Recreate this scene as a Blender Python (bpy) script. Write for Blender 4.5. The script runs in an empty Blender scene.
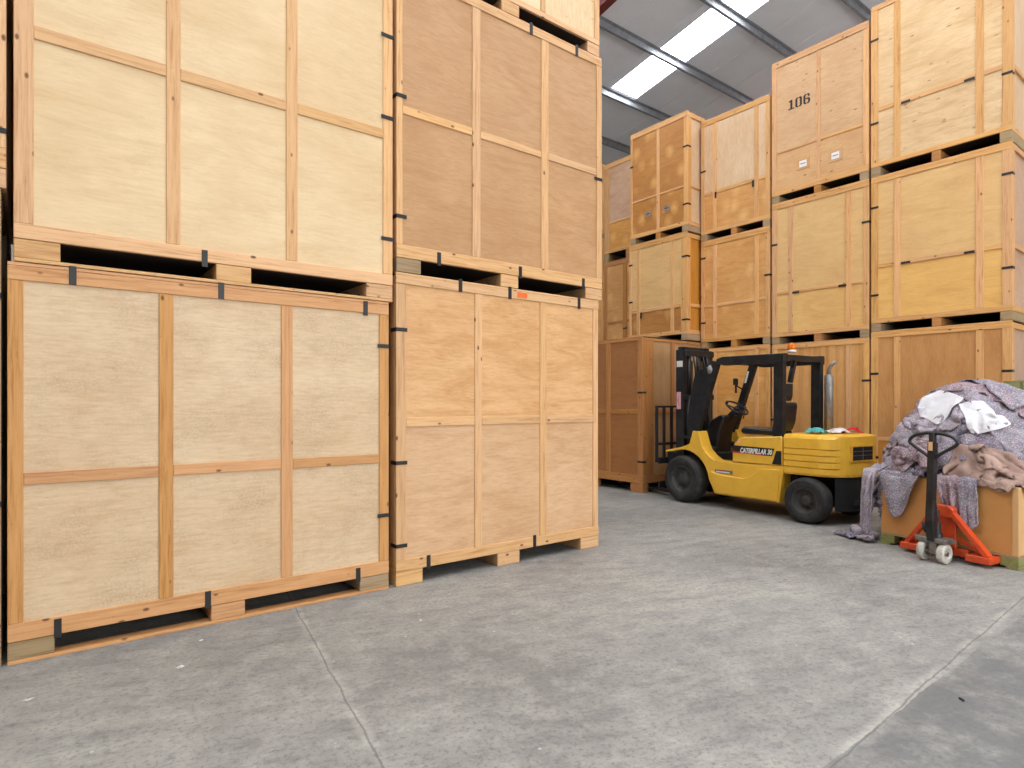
import bpy, bmesh, math, random
import numpy as np
from mathutils import Vector, Matrix, noise
C = bpy.context.scene.collection
S = bpy.context.scene
rnd = random.Random(7)

# ------------------------------------------------------------------ colours / materials
def lin(c):
    return tuple(((v/255)/12.92 if v/255 <= .04045 else ((v/255+.055)/1.055)**2.4) for v in c) + (1,)

class NT:
    """small node-tree builder"""
    def __init__(s, name):
        s.m = bpy.data.materials.new(name); s.m.use_nodes = True
        s.t = s.m.node_tree; s.n = s.t.nodes; s.bsdf = s.n['Principled BSDF']
    def node(s, typ, ins=None, **kw):
        n = s.n.new(typ)
        for k, v in kw.items(): setattr(n, k, v)
        for k, v in (ins or {}).items(): s.put(n.inputs[k], v)
        return n
    def put(s, sock, v):
        if isinstance(v, bpy.types.NodeSocket): s.t.links.new(v, sock)
        else: sock.default_value = v
    def math(s, op, a, b=0.0, c=None):
        ins = {0: a, 1: b}
        if c is not None: ins[2] = c
        return s.node('ShaderNodeMath', ins, operation=op).outputs[0]
    def ramp(s, f, stops, interp='LINEAR'):
        r = s.node('ShaderNodeValToRGB', {0: f}); r.color_ramp.interpolation = interp
        e = r.color_ramp.elements
        while len(e) < len(stops): e.new(.5)
        for el, (p, c) in zip(e, stops):
            el.position = p; el.color = c if len(c) == 4 else (*c, 1)
        return r.outputs[0]
    def mix(s, f, a, b, mode='MIX'):
        n = s.node('ShaderNodeMix', data_type='RGBA', blend_type=mode)
        s.put(n.inputs[0], f); s.put(n.inputs[6], a); s.put(n.inputs[7], b)
        return n.outputs[2]
    def noise(s, vec, scale, detail=4, rough=.6, dist=0.0):
        return s.node('ShaderNodeTexNoise', {'Vector': vec, 'Scale': scale, 'Detail': detail, 'Roughness': rough, 'Distortion': dist}).outputs[0]
    def coords(s, scale=(1,1,1), rnd_off=True):
        tc = s.node('ShaderNodeTexCoord').outputs['Object']
        if rnd_off:
            oi = s.node('ShaderNodeObjectInfo').outputs['Random']
            cb = s.node('ShaderNodeCombineXYZ', {0: s.math('MULTIPLY', oi, 37.0), 1: s.math('MULTIPLY', oi, 71.0), 2: s.math('MULTIPLY', oi, 53.0)}).outputs[0]
            tc = s.node('ShaderNodeVectorMath', {0: tc, 1: cb}, operation='ADD').outputs[0]
        return s.node('ShaderNodeVectorMath', {0: tc, 1: scale}, operation='MULTIPLY').outputs[0]
    def bump(s, h, strength=.2, dist=.01):
        b = s.node('ShaderNodeBump', {'Strength': strength, 'Distance': dist, 'Height': h}).outputs[0]
        s.put(s.bsdf.inputs['Normal'], b)
    def fin(s, col, rough=.6, metal=0.0, spec=None):
        s.put(s.bsdf.inputs['Base Color'], col); s.put(s.bsdf.inputs['Roughness'], rough)
        s.put(s.bsdf.inputs['Metallic'], metal)
        if spec is not None: s.put(s.bsdf.inputs['Specular IOR Level'], spec)
        return s.m

BW = lambda v: (v, v, v, 1)

def timber(name, col, axis='z'):
    """sawn softwood with grain along one axis, knots and a tone that differs from board to board"""
    col = tuple(c*.90 for c in col)
    t = NT(name)
    sc = {'z': (1, 1, .05), 'x': (.05, 1, 1), 'y': (1, .05, 1)}[axis]
    v = t.coords(sc); vv = t.coords((1, 1, 1) if axis != 'z' else (1, 1, 1))
    g = t.noise(v, 60, 5, .65, .4)
    g2 = t.noise(v, 14, 3, .5)
    base = lin(col); dark = lin(tuple(c*f for c, f in zip(col, (.84, .74, .6)))); lite = lin(tuple(min(255, c*f) for c, f in zip(col, (1.06, 1.08, 1.12))))
    c = t.ramp(g, [(.3, dark), (.5, base), (.72, lite)])
    c = t.mix(t.ramp(g2, [(.35, BW(0)), (.65, BW(.5))]), c, lite)
    r = t.node('ShaderNodeObjectInfo').outputs['Random']
    hs = t.node('ShaderNodeHueSaturation', {'Hue': t.math('MULTIPLY_ADD', r, .006, .496), 'Saturation': t.math('MULTIPLY_ADD', r, .12, .92),
               'Value': t.math('MULTIPLY_ADD', t.math('FRACT', t.math('MULTIPLY', r, 7.3)), .16, .90), 'Color': c}).outputs[0]
    vo = t.node('ShaderNodeTexVoronoi', {'Vector': t.coords({'z': (1, 1, .55), 'x': (.55, 1, 1), 'y': (1, .55, 1)}[axis]), 'Scale': 9.5, 'Randomness': 1.0}).outputs['Distance']
    k = t.ramp(vo, [(.0, BW(1)), (.07, BW(.85)), (.12, BW(0))])
    c = t.mix(k, hs, lin((104, 66, 36)))
    # small nail heads
    vn = t.node('ShaderNodeTexVoronoi', {'Vector': t.coords((1, 1, 1)), 'Scale': 17.0}).outputs['Distance']
    c = t.mix(t.ramp(vn, [(0, BW(.7)), (.08, BW(0))]), c, lin((84, 60, 42)))
    t.bump(g, .25, .004)
    return t.fin(c, .62, 0, .3)

def ply(name, col, axis='x', fig=.5, soil=0.0, spots=0.0, patch=None, fine=1.0, vert_bands=False):
    """rotary-cut plywood face: soft flowing figure, fine pores, optional dark dashes / oval patches / soiling"""
    col = (col[0]*.885, col[1]*.885, col[2]*.90)
    t = NT(name)
    st = {'x': (.22, 1, 1), 'z': (1, 1, .22)}[axis]
    v = t.coords(st); vw = t.coords((1, 1, 1))
    f1 = t.noise(v, 6.5, 5, .62, 1.3)
    f2 = t.noise(t.coords({'x': (.13, 1, 1), 'z': (1, 1, .13)}[axis]), 62, 4, .75, .4)
    f3 = t.noise(vw, 1.7, 3, .5)
    base = lin(col); dark = lin(tuple(c*k for c, k in zip(col, (.88, .80, .70)))); lite = lin(tuple(min(255, c*k) for c, k in zip(col, (1.06, 1.08, 1.12))))
    fc = t.ramp(f1, [(.5-.22, dark), (.5, base), (.5+.22, lite)])
    c = t.mix(fig, base, fc)
    c = t.mix(t.ramp(f3, [(.36, BW(.30)), (.62, BW(0))]), c, dark)
    c = t.mix(t.ramp(f2, [(.32, BW(.46*fine)), (.52, BW(0)), (.70, BW(0))]), c, dark)
    c = t.mix(t.ramp(f2, [(.52, BW(0)), (.70, BW(.35*fine))]), c, lite)
    if vert_bands:
        b = t.noise(t.coords((1, 1, .03)), 9, 3, .5)
        c = t.mix(t.ramp(b, [(.36, BW(.75)), (.5, BW(.1)), (.66, BW(0))]), c, lin(tuple(q*k for q, k in zip(col, (.84, .72, .5)))))
    r = t.node('ShaderNodeObjectInfo').outputs['Random']
    c = t.node('ShaderNodeHueSaturation', {'Hue': .5, 'Saturation': t.math('MULTIPLY_ADD', r, .14, .93), 'Value': t.math('MULTIPLY_ADD', r, .1, .95), 'Color': c}).outputs[0]
    if patch:
        pv = t.coords((1.0, 1, .8))
        vo = t.node('ShaderNodeTexVoronoi', {'Vector': pv, 'Scale': 3.6, 'Randomness': .8}).outputs['Distance']
        wob = t.noise(vw, 9, 3)
        c = t.mix(t.ramp(t.math('ADD', vo, t.math('MULTIPLY', wob, .30)), [(.22, BW(patch[1])), (.58, BW(0))]), c, lin(patch[0]))
    if spots:
        sv = t.coords((2.0, 1, 5.0))
        vo = t.node('ShaderNodeTexVoronoi', {'Vector': sv, 'Scale': 2.3, 'Randomness': .75}).outputs['Distance']
        wob = t.noise(vw, 30, 3)
        c = t.mix(t.ramp(t.math('ADD', vo, t.math('MULTIPLY', wob, .2)), [(.13, BW(spots)), (.25, BW(0))]), c, lin((128, 84, 46)))
    if soil:
        n = t.noise(vw, 3.2, 6, .72); n2 = t.noise(vw, 70, 3, .7)
        m = t.math('MULTIPLY', t.ramp(n, [(.42, BW(0)), (.68, BW(1))]), t.ramp(n2, [(.38, BW(.2)), (.6, BW(1))]))
        c = t.mix(t.math('MULTIPLY', m, soil), c, lin((140, 112, 84)))
        # scuffs
        sc_ = t.noise(t.coords((.35, 1, 2.6)), 6, 6, .8, 1.0)
        c = t.mix(t.ramp(sc_, [(.0, BW(0)), (.70, BW(0)), (.74, BW(.45*min(1, soil*2))), (.78, BW(0))]), c, lin((120, 96, 74)))
    t.bump(f2, .12, .002)
    return t.fin(c, .5, 0, .35)

def plain(name, col, rough=.5, metal=0.0, dirt=.15, scale=12, dcol=None, spec=None, bump=0):
    t = NT(name); v = t.coords()
    n = t.noise(v, scale, 5, .65)
    base = lin(col); d = lin(dcol) if dcol else lin(tuple(c*.6 for c in col))
    c = t.mix(t.ramp(n, [(.42, BW(0)), (.75, BW(min(1, dirt*2)))]), base, d)
    if bump: t.bump(n, bump, .01)
    return t.fin(c, rough, metal, spec)

def emis(name, col, strength):
    t = NT(name)
    t.put(t.bsdf.inputs['Emission Color'], lin(col)); t.put(t.bsdf.inputs['Emission Strength'], strength)
    return t.fin(lin(col), .4)

def wool(name, a, b, specks=True):
    t = NT(name); v = t.coords()
    n1 = t.noise(v, 7, 4, .6); n2 = t.noise(v, 95, 3, .8)
    c = t.mix(t.ramp(n1, [(.35, BW(0)), (.65, BW(1))]), lin(a), lin(b))
    if specks:
        c = t.mix(t.ramp(n2, [(.36, BW(.6)), (.5, BW(0))]), c, lin(tuple(q*.5 for q in a)))
        vo = t.node('ShaderNodeTexVoronoi', {'Vector': v, 'Scale': 130.0})
        pick = t.ramp(t.node('ShaderNodeSeparateColor', {0: vo.outputs['Color']}).outputs[0], [(.78, BW(0)), (.84, BW(.5))])
        hue = t.node('ShaderNodeMix', data_type='RGBA'); t.put(hue.inputs[0], .55); t.put(hue.inputs[6], vo.outputs['Color']); t.put(hue.inputs[7], lin((200, 196, 205)))
        c = t.mix(pick, c, hue.outputs[2])
    t.bump(n2, .5, .006)
    return t.fin(c, .95, 0, .1)

M = {}
def T(tag_, col):
    for ax in 'xyz': M[f'{tag_}_{ax}'] = timber(f'{tag_}_{ax}', col, ax)
T('tim_warm', (220, 162, 102)); T('tim_pale', (236, 186, 130)); T('tim_b', (234, 184, 124)); T('tim_r', (232, 176, 112)); T('tim_c', (200, 138, 76)); T('tim_old', (176, 150, 112)); T('tim_green', (150, 152, 92))
M['ply_alow'] = ply('ply_weathered_birch', (244, 214, 170), 'x', .35, .38, fine=1.0)
M['ply_aup'] = ply('ply_cream_birch', (253, 224, 174), 'x', .35, .10, fine=.5)
M['ply_blow'] = ply('ply_honey', (240, 194, 142), 'x', .75, .12)
M['ply_blow2'] = ply('ply_honey_pale', (238, 196, 150), 'x', .55, .12)
M['ply_bup'] = ply('ply_rosy', (216, 168, 116), 'x', .55, .12, fine=1.0)
M['ply_b3'] = ply('ply_cream_knotty', (250, 224, 178), 'z', .3, 0, spots=.35)
M['ply_z'] = ply('ply_old_z', (206, 176, 120), 'x', .5, .4)
M['ply_r1'] = ply('ply_gold', (251, 203, 126), 'x', .45, .1, fine=.6)
M['ply_r1t3'] = ply('ply_pale_blotched', (252, 216, 160), 'x', .7, .12, spots=.9)
M['ply_106'] = ply('ply_tan_dashes', (236, 188, 130), 'x', .3, 0, spots=1.0)
M['ply_red'] = ply('ply_orange_brown', (220, 158, 84), 'z', .55, 0)
M['ply_redlow'] = ply('ply_orange_brown_across', (196, 128, 62), 'x', .55, 0)
M['ply_osb'] = ply('ply_patchy', (236, 178, 108), 'x', .6, .1, patch=((246, 206, 142), .35))
M['ply_oval'] = ply('ply_oval_patches', (204, 140, 66), 'x', .7, .1, patch=((238, 186, 112), .45))
M['ply_band'] = ply('ply_vertical_bands', (238, 182, 108), 'z', .6, 0, vert_bands=True)
M['ply_white'] = ply('ply_pale_grey', (238, 206, 166), 'z', .3, .12)
M['ply_pink'] = ply('ply_pinkish', (222, 184, 152), 'x', .45, .1)
M['ply_c'] = ply('ply_amber', (188, 122, 54), 'x', .5, 0)
M['ply_cside'] = ply('ply_amber_side', (214, 172, 116), 'z', .4, .05)
M['clip'] = plain('black_steel_clip', (38, 38, 40), .45, .3, .25)
M['shade_ply'] = plain('slot_shade_ply', (46, 36, 30), .55, 0, .2, 4, (70, 58, 48))  # near-black ply colour stands in for the shade inside the skid slots
M['tape'] = plain('orange_tape', (240, 110, 40), .5)
M['paper'] = plain('paper_label', (226, 222, 222), .6, dirt=.05)
M['ink'] = plain('stencil_ink', (48, 38, 34), .8)
M['liner'] = plain('roof_liner', (242, 245, 250), .55, 0, .06, 1.2)
M['galv'] = plain('galvanised_steel', (165, 168, 174), .5, .35, .25, 8)
M['redox'] = plain('red_oxide_steel', (112, 44, 40), .55, 0, .2, 6)
M['clad'] = plain('wall_cladding', (178, 176, 172), .6, 0, .08, 2)
M['yellow'] = plain('yellow_paint', (238, 186, 62), .36, 0, .12, 7, (178, 124, 40))
M['yellow_worn'] = plain('yellow_paint_worn', (226, 172, 58), .45, 0, .30, 16, (120, 82, 48))
M['blk'] = plain('black_paint', (21, 22, 26), .42, .1, .25, 10, (60, 58, 56))
M['blk_matt'] = plain('black_matt', (15, 15, 17), .75, 0, .25, 10, (34, 32, 30))
M['blk_gloss'] = plain('black_vinyl', (26, 28, 33), .3, 0, .15)
M['steel'] = plain('worn_steel', (150, 146, 140), .38, .75, .35, 20)
M['chain'] = plain('oily_chain', (120, 98, 74), .5, .5, .4, 40)
M['rubber'] = plain('tyre_rubber', (36, 35, 35), .8, 0, .35, 9, (72, 69, 66), bump=.15)
M['rim'] = plain('dusty_rim', (74, 72, 70), .55, .3, .4, 14, (38, 36, 36))
M['exh'] = plain('exhaust_steel', (150, 148, 146), .45, .5, .25, 14)
M['white'] = plain('white_enamel', (228, 228, 224), .4)
M['redp'] = plain('red_sticker', (196, 52, 40), .5)
M['pinkp'] = plain('pink_sticker', (226, 170, 176), .5)
t_ = NT('amber_lens'); t_.put(t_.bsdf.inputs['Transmission Weight'], .35); M['amber'] = t_.fin(lin((250, 130, 30)), .2)
M['orange'] = plain('orange_red_paint', (204, 72, 30), .38, 0, .22, 14, (140, 52, 28))
M['nylon'] = plain('grey_nylon_wheel', (196, 194, 184), .5, 0, .4, 22, (120, 118, 108))
M['card'] = plain('brown_fibreboard', (198, 142, 78), .7, 0, .18, 3, (172, 116, 60))
M['card_edge'] = plain('fibreboard_edge', (214, 170, 116), .7, 0, .1, 3)
M['wool_a'] = wool('blanket_grey_speckled', (124, 122, 134), (152, 148, 158))
M['wool_b'] = wool('blanket_mauve', (134, 116, 124), (162, 144, 150))
M['wool_c'] = wool('blanket_slate', (100, 100, 114), (132, 130, 142))
M['wool_d'] = wool('blanket_lilac_grey', (146, 140, 150), (170, 164, 174))
M['wool_e'] = wool('blanket_taupe', (176, 150, 138), (150, 124, 114), False)
M['wool_w'] = wool('cloth_white', (226, 226, 230), (210, 210, 216), False)
M['rag_teal'] = wool('rag_teal', (70, 160, 160), (110, 190, 186), False)
M['rag_red'] = wool('rag_red', (214, 50, 70), (190, 36, 56), False)
M['rag_white'] = wool('rag_white', (226, 222, 222), (206, 196, 198), False)

# concrete floor
t = NT('concrete_floor'); tc = t.node('ShaderNodeTexCoord').outputs['Object']
def sc3(vec, s): return t.node('ShaderNodeVectorMath', {0: vec, 1: s}, operation='MULTIPLY').outputs[0]
n1 = t.noise(tc, .55, 6, .62, .4); n2 = t.noise(tc, 5.0, 6, .72); n3 = t.noise(tc, 34, 9, .85)
rot = t.node('ShaderNodeVectorRotate', {'Vector': tc, 'Angle': math.radians(20)}, rotation_type='Z_AXIS').outputs[0]
n4 = t.noise(sc3(rot, (.7, 2.2, 1)), 3.6, 9, .82)
col = t.ramp(n1, [(.3, lin((118, 116, 113))), (.5, lin((144, 142, 138))), (.7, lin((164, 162, 154)))])
col = t.mix(t.ramp(n4, [(.46, BW(.0)), (.62, BW(.60))]), col, lin((100, 100, 101)))
col = t.mix(t.ramp(n2, [(.46, BW(0)), (.72, BW(.6))]), col, lin((176, 173, 164)))
col = t.mix(t.ramp(n3, [(.40, BW(.62)), (.50, BW(0))]), col, lin((88, 86, 84)))
vo = t.node('ShaderNodeTexVoronoi', {'Vector': tc, 'Scale': 5.0}).outputs['Distance']
col = t.mix(t.ramp(vo, [(0, BW(.7)), (.035, BW(.4)), (.05, BW(0))]), col, lin((204, 200, 190)))
# pale scratches
sx = t.noise(sc3(rot, (.25, 5.0, 1)), 1.7, 8, .85, .8)
col = t.mix(t.ramp(sx, [(.0, BW(0)), (.655, BW(0)), (.67, BW(.5)), (.69, BW(0))]), col, lin((200, 198, 190)))
# saw-cut joints with pale dusty borders and a darker worn bay: world-fixed lines
sep = t.node('ShaderNodeSeparateXYZ', {0: tc}); X, Y = sep.outputs[0], sep.outputs[1]
wob = t.math('MULTIPLY', t.math('SUBTRACT', t.noise(tc, 2.2, 6, .7), .5), .05)
def joint(nx, ny, c):
    d = t.math('ADD', t.math('MULTIPLY', X, nx), t.math('MULTIPLY', Y, ny))
    return t.math('ABSOLUTE', t.math('ADD', t.math('ADD', d, -c), wob))
j1 = joint(.987, -.16, .987*1.42-.16*4.29); j2 = joint(-.039, .999, -.039*5.57+.999*1.28)
br = t.noise(tc, 3.0, 5, .8)
for j, w, s in ((j1, .022, .45), (j2, .026, .5)):
    col = t.mix(t.math('MULTIPLY', t.ramp(j, [(0, BW(s)), (w, BW(s*.6)), (w*2, BW(0))]), t.ramp(br, [(.42, BW(.08)), (.6, BW(1))])), col, lin((196, 193, 184)))
    col = t.mix(t.ramp(j, [(0, BW(.75)), (.004, BW(.4)), (.008, BW(0))]), col, lin((84, 82, 79)))
wear = t.math('MULTIPLY', t.ramp(t.math('ADD', Y, wob), [(0, BW(1)), (1.17, BW(1)), (1.26, BW(0))]) if False else t.math('LESS_THAN', t.math('ADD', Y, wob), 1.18), t.ramp(t.noise(tc, 1.0, 6, .7), [(.42, BW(.05)), (.54, BW(.75))]))
col = t.mix(wear, col, lin((90, 91, 92)))
t.bump(n3, .15, .004)
M['floor'] = t.fin(col, t.ramp(n2, [(.3, BW(.5)), (.7, BW(.75))]), 0, .35)

# ------------------------------------------------------------------ mesh helpers
def box(bm, x0, x1, y0, y1, z0, z1, bev=.003, mi=0):
    x0, x1 = sorted((x0, x1)); y0, y1 = sorted((y0, y1)); z0, z1 = sorted((z0, z1))
    r = bmesh.ops.create_cube(bm, size=1)
    vs = r['verts']
    for v in vs: v.co = Vector(((x0+x1)/2 + v.co.x*(x1-x0), (y0+y1)/2 + v.co.y*(y1-y0), (z0+z1)/2 + v.co.z*(z1-z0)))
    if bev and bev*2.2 < min(x1-x0, y1-y0, z1-z0):
        es = list({e for v in vs for e in v.link_edges})
        bmesh.ops.bevel(bm, geom=es, offset=bev, segments=1, affect='EDGES')
def prism(bm, pts, a0, a1, axis='y', bev=0):
    """polygon in two axes pushed through the third"""
    def P(p, a): return {'y': (p[0], a, p[1]), 'z': (p[0], p[1], a), 'x': (a, p[0], p[1])}[axis]
    A = [bm.verts.new(P(p, a0)) for p in pts]; B = [bm.verts.new(P(p, a1)) for p in pts]
    n = len(pts); fs = [bm.faces.new(A), bm.faces.new(B[::-1])]
    for i in range(n): fs.append(bm.faces.new((A[i], B[i], B[(i+1) % n], A[(i+1) % n])))
    bmesh.ops.recalc_face_normals(bm, faces=fs)
    if bev:
        es = list({e for f in fs for e in f.edges})
        bmesh.ops.bevel(bm, geom=es, offset=bev, segments=1, affect='EDGES')
def bar(bm, p, q, w, h=None, up=(0, 0, 1)):
    """rectangular bar between two points"""
    p, q = Vector(p), Vector(q); h = h or w
    d = (q-p).normalized(); u = Vector(up)
    if abs(d.dot(u)) > .95: u = Vector((1, 0, 0))
    s = d.cross(u).normalized(); u = s.cross(d)
    vs = []
    for e in (p, q):
        for a, b in ((-1, -1), (1, -1), (1, 1), (-1, 1)): vs.append(bm.verts.new(e + s*a*w/2 + u*b*h/2))
    fs = [bm.faces.new([vs[i] for i in f]) for f in ((0, 1, 2, 3), (7, 6, 5, 4), (0, 4, 5, 1), (1, 5, 6, 2), (2, 6, 7, 3), (3, 7, 4, 0))]
    bmesh.ops.recalc_face_normals(bm, faces=fs)
def tube(bm, pts, r, seg=12, closed=False, cap=True):
    pts = [Vector(p) for p in pts]; n = len(pts); rings = []
    rr = r if isinstance(r, (list, tuple)) else [r]*n
    prev = None
    for i, p in enumerate(pts):
        a = pts[(i-1) % n] if (closed or i > 0) else p; b = pts[(i+1) % n] if (closed or i < n-1) else p
        d = (b-a).normalized()
        u = prev if prev is not None else (Vector((0, 0, 1)) if abs(d.z) < .9 else Vector((1, 0, 0)))
        s = d.cross(u).normalized(); u = s.cross(d).normalized(); prev = u
        rings.append([bm.verts.new(p + (s*math.cos(2*math.pi*k/seg) + u*math.sin(2*math.pi*k/seg))*rr[i]) for k in range(seg)])
    for i in range(n if closed else n-1):
        A, B = rings[i], rings[(i+1) % n]
        for k in range(seg):
            f = bm.faces.new((A[k], A[(k+1) % seg], B[(k+1) % seg], B[k])); f.smooth = True
    if cap and not closed:
        bm.faces.new(rings[0]); bm.faces.new(rings[-1][::-1])
    bmesh.ops.recalc_face_normals(bm, faces=bm.faces[:])
def lathe(bm, prof, c, axis='y', seg=40, caps=(True, True)):
    """profile [(radius, along)] spun round an axis through c"""
    c = Vector(c); rings = []
    for r, h in prof:
        ring = []
        for k in range(seg):
            a = 2*math.pi*k/seg
            if axis == 'y': v = Vector((r*math.cos(a), h, r*math.sin(a)))
            elif axis == 'z': v = Vector((r*math.cos(a), r*math.sin(a), h))
            else: v = Vector((h, r*math.cos(a), r*math.sin(a)))
            ring.append(bm.verts.new(c+v))
        rings.append(ring)
    for A, B in zip(rings, rings[1:]):
        for k in range(seg):
            f = bm.faces.new((A[k], A[(k+1) % seg], B[(k+1) % seg], B[k])); f.smooth = True
    if caps[0]: bm.faces.new(rings[0][::-1])
    if caps[1]: bm.faces.new(rings[-1])
    bmesh.ops.recalc_face_normals(bm, faces=bm.faces[:])
def link(name, bm, mat, parent=None, mats=None):
    me = bpy.data.meshes.new(name); bm.to_mesh(me); bm.free()
    for m in (mats or [mat]): me.materials.append(M[m] if isinstance(m, str) else m)
    o = bpy.data.objects.new(name, me); C.objects.link(o)
    if parent: o.parent = parent
    return o
def thing(name, label, cat, loc=(0, 0, 0), rotz=0, group=None):
    o = bpy.data.objects.new(name, None); C.objects.link(o); o.empty_display_size = .1
    o.location = loc; o.rotation_euler = (0, 0, rotz); tag(o, label, cat, group); return o
def tag(o, label, cat, group=None):
    o['label'] = label; o['category'] = cat
    if group: o['group'] = group
    return o
def part(name, mat, parent, fn, *a, **k):
    bm = bmesh.new(); fn(bm, *a, **k); return link(name, bm, mat, parent)
def struct(o): o['kind'] = 'structure'; return o
def text_mesh(name, body, size, mat, parent, loc, rot, shear=0.0, bold=0.0, ext=.001, sx=1.0, align='LEFT'):
    cu = bpy.data.curves.new(name+'_t', 'FONT'); cu.body = body; cu.size = size; cu.shear = shear; cu.offset = bold; cu.extrude = ext; cu.align_x = align
    tmp = bpy.data.objects.new(name+'_t', cu); C.objects.link(tmp)
    bpy.context.view_layer.update()
    me = bpy.data.meshes.new_from_object(tmp.evaluated_get(bpy.context.evaluated_depsgraph_get()))
    bpy.data.objects.remove(tmp)
    me.name = name; me.materials.clear(); me.materials.append(M[mat])
    o = bpy.data.objects.new(name, me); C.objects.link(o); o.parent = parent
    o.location = loc; o.rotation_euler = rot; o.scale = (sx, 1, 1)
    return o

# ------------------------------------------------------------------ storage crates
def crate(label, loc, rot, w, d, h, stiles, mid, tim='tim_warm', up='ply_alow', low=None, base=(.11, .22), top=.10,
          blocks=(.2, .24, .2), cx=None, clips=(), side='ply_alow', group=None, floorboard=False, sidemid=None,
          sidestile=.08, nine=False, run=None, toptrim=.02, midzs=None):
    """a framed plywood removals crate on runners. local x along the front, y into the crate, z up; origin at the front left bottom corner"""
    r = thing('storage_crate', label, 'crate', loc, rot, group)
    tz = h-top
    TH = .026
    e = 1e-3
    # carcass of plywood
    def carc(bm):
        box(bm, TH, w-TH, TH+.012, d-TH, base[0]+.015, h-.03, .002)
    part('carcass', side, r, carc)
    m0, m1 = mid
    part('front_panel', up, r, box, stiles[0][1]-.03, stiles[-1][0]+.03, TH*.45, TH+.013, m1-.02, tz+.02, .0)
    part('front_panel', low or up, r, box, stiles[0][1]-.03, stiles[-1][0]+.03, TH*.45+e, TH+.0135, base[1]-.02, m1-.021, .0)
    part('lid', 'shade_ply', r, box, .02, w-.02, .031, d-.02, h-toptrim, h, .001)  # dark top paints in the shade of the slot above it
    part('lid_edge', tim+'_x', r, box, 0, w, e, .03, h-toptrim, h, .003)
    part('top_rail', tim+'_x', r, box, .0, w, 0, TH, tz, h-toptrim-e, .003)
    part('bottom_rail', tim+'_x', r, box, .0, w, 0, TH, base[0], base[1], .003)
    for x0, x1 in stiles:
        part('stile', tim+'_z', r, box, x0, x1, 0+e, TH-e, base[1]+e, tz-e, .003)
    for i in range(len(stiles)-1):
        z0, z1 = midzs[i] if midzs else mid
        part('mid_rail', tim+'_x', r, box, stiles[i][1]+e, stiles[i+1][0]-e, .002, TH-e, z0, z1, .003)
    # frame on the right and left hand sides
    sm = sidemid or mid
    for sx0, sx1 in ((w-TH, w), (0, TH)):
        for y0, y1 in ((TH+e, TH+sidestile), (d/2-.04, d/2+.04), (d-.08, d)):
            part('side_stile', tim+'_z', r, box, sx0, sx1, y0, y1, base[1]+e, tz-e, .003)
        part('side_rail', tim+'_y', r, box, sx0, sx1, TH+e, d, tz, h-toptrim-e, .003)
        part('side_rail', tim+'_y', r, box, sx0, sx1, TH+sidestile+e, d/2-.041, sm[0], sm[1], .003)
        part('side_rail', tim+'_y', r, box, sx0, sx1, d/2+.041, d-.081, sm[0], sm[1], .003)
        part('side_rail', tim+'_y', r, box, sx0, sx1, TH+e, d, base[0], base[1], .003)
    part('floor_panel', 'shade_ply', r, box, TH, w-TH, TH+e, d-TH, base[0]-.002, base[0]+.016, .0)  # dark underside paints in the shade of the slot below
    # runners
    z0 = .022 if floorboard else 0
    cx = cx if cx is not None else w/2
    xs = [(0, blocks[0]), (cx-blocks[1]/2, cx+blocks[1]/2), (w-blocks[2], w)]
    for (a, b), rm_ in zip(xs, run or (tim, tim, tim)):
        if nine:
            for y0 in (.0, d/2-.07, d-.14): part('skid_block', tim+'_y', r, box, a, b, y0+.002, y0+.14, z0, base[0]-.003, .004)
        else:
            part('skid_runner', rm_+'_x', r, box, a, b, .002, d, z0, base[0]-.003, .004)
    part('slot_light_blocker', 'shade_ply', r, box, blocks[0] if not nine else .4, w-(blocks[2] if not nine else .4), d*.55, d*.55+.03, z0+.001, base[0]-.004, .0)  # added unseen board, closes the skid gap so it stays dark
    if floorboard:
        part('base_board', tim+'_x', r, box, 0, w, .0, .10, 0, .021, .003)
        part('base_board', tim+'_x', r, box, 0, w, d-.10, d, 0, .021, .003)
    for cxx, cz, o in clips:
        if o == 'v': part('metal_clip', 'clip', r, box, cxx-.018, cxx+.018, -.005, .001, cz-.055, cz+.055, .0015)
        else:
            sgn = 1 if cxx > w/2 else 0
            bm = bmesh.new()
            ed = w if sgn else 0
            box(bm, max(-.003, cxx-.055), min(w+.003, cxx+.055), -.005, .001, cz-.015, cz+.015, .0015)
            if abs(cxx-ed) < .09: box(bm, ed-(.001 if sgn else .003), ed+(.003 if sgn else .001), -.005, .09, cz-.016, cz+.016, .0015)
            link('metal_clip', bm, 'clip', r)
    return r

V0 = 4.39
G1 = 'framed plywood storage crates of the tall stacks on the left'
def left(label, u0, u1, z0, h, stiles, mid, **k):
    mid = (mid[0]-z0, mid[1]-z0)
    clips = [(x-u0, z-z0, o) for x, z, o in k.pop('clips', ())]
    cx = k.pop('cx', None); cx = cx-u0 if cx is not None else None
    if 'midzs' in k: k['midzs'] = [(p-z0, q-z0) for p, q in k['midzs']]
    return crate(label, (u0, V0, z0), 0, u1-u0, 1.55, h, [(p-u0, q-u0) for p, q in stiles], mid, clips=clips, cx=cx, group=G1, **k)

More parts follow.
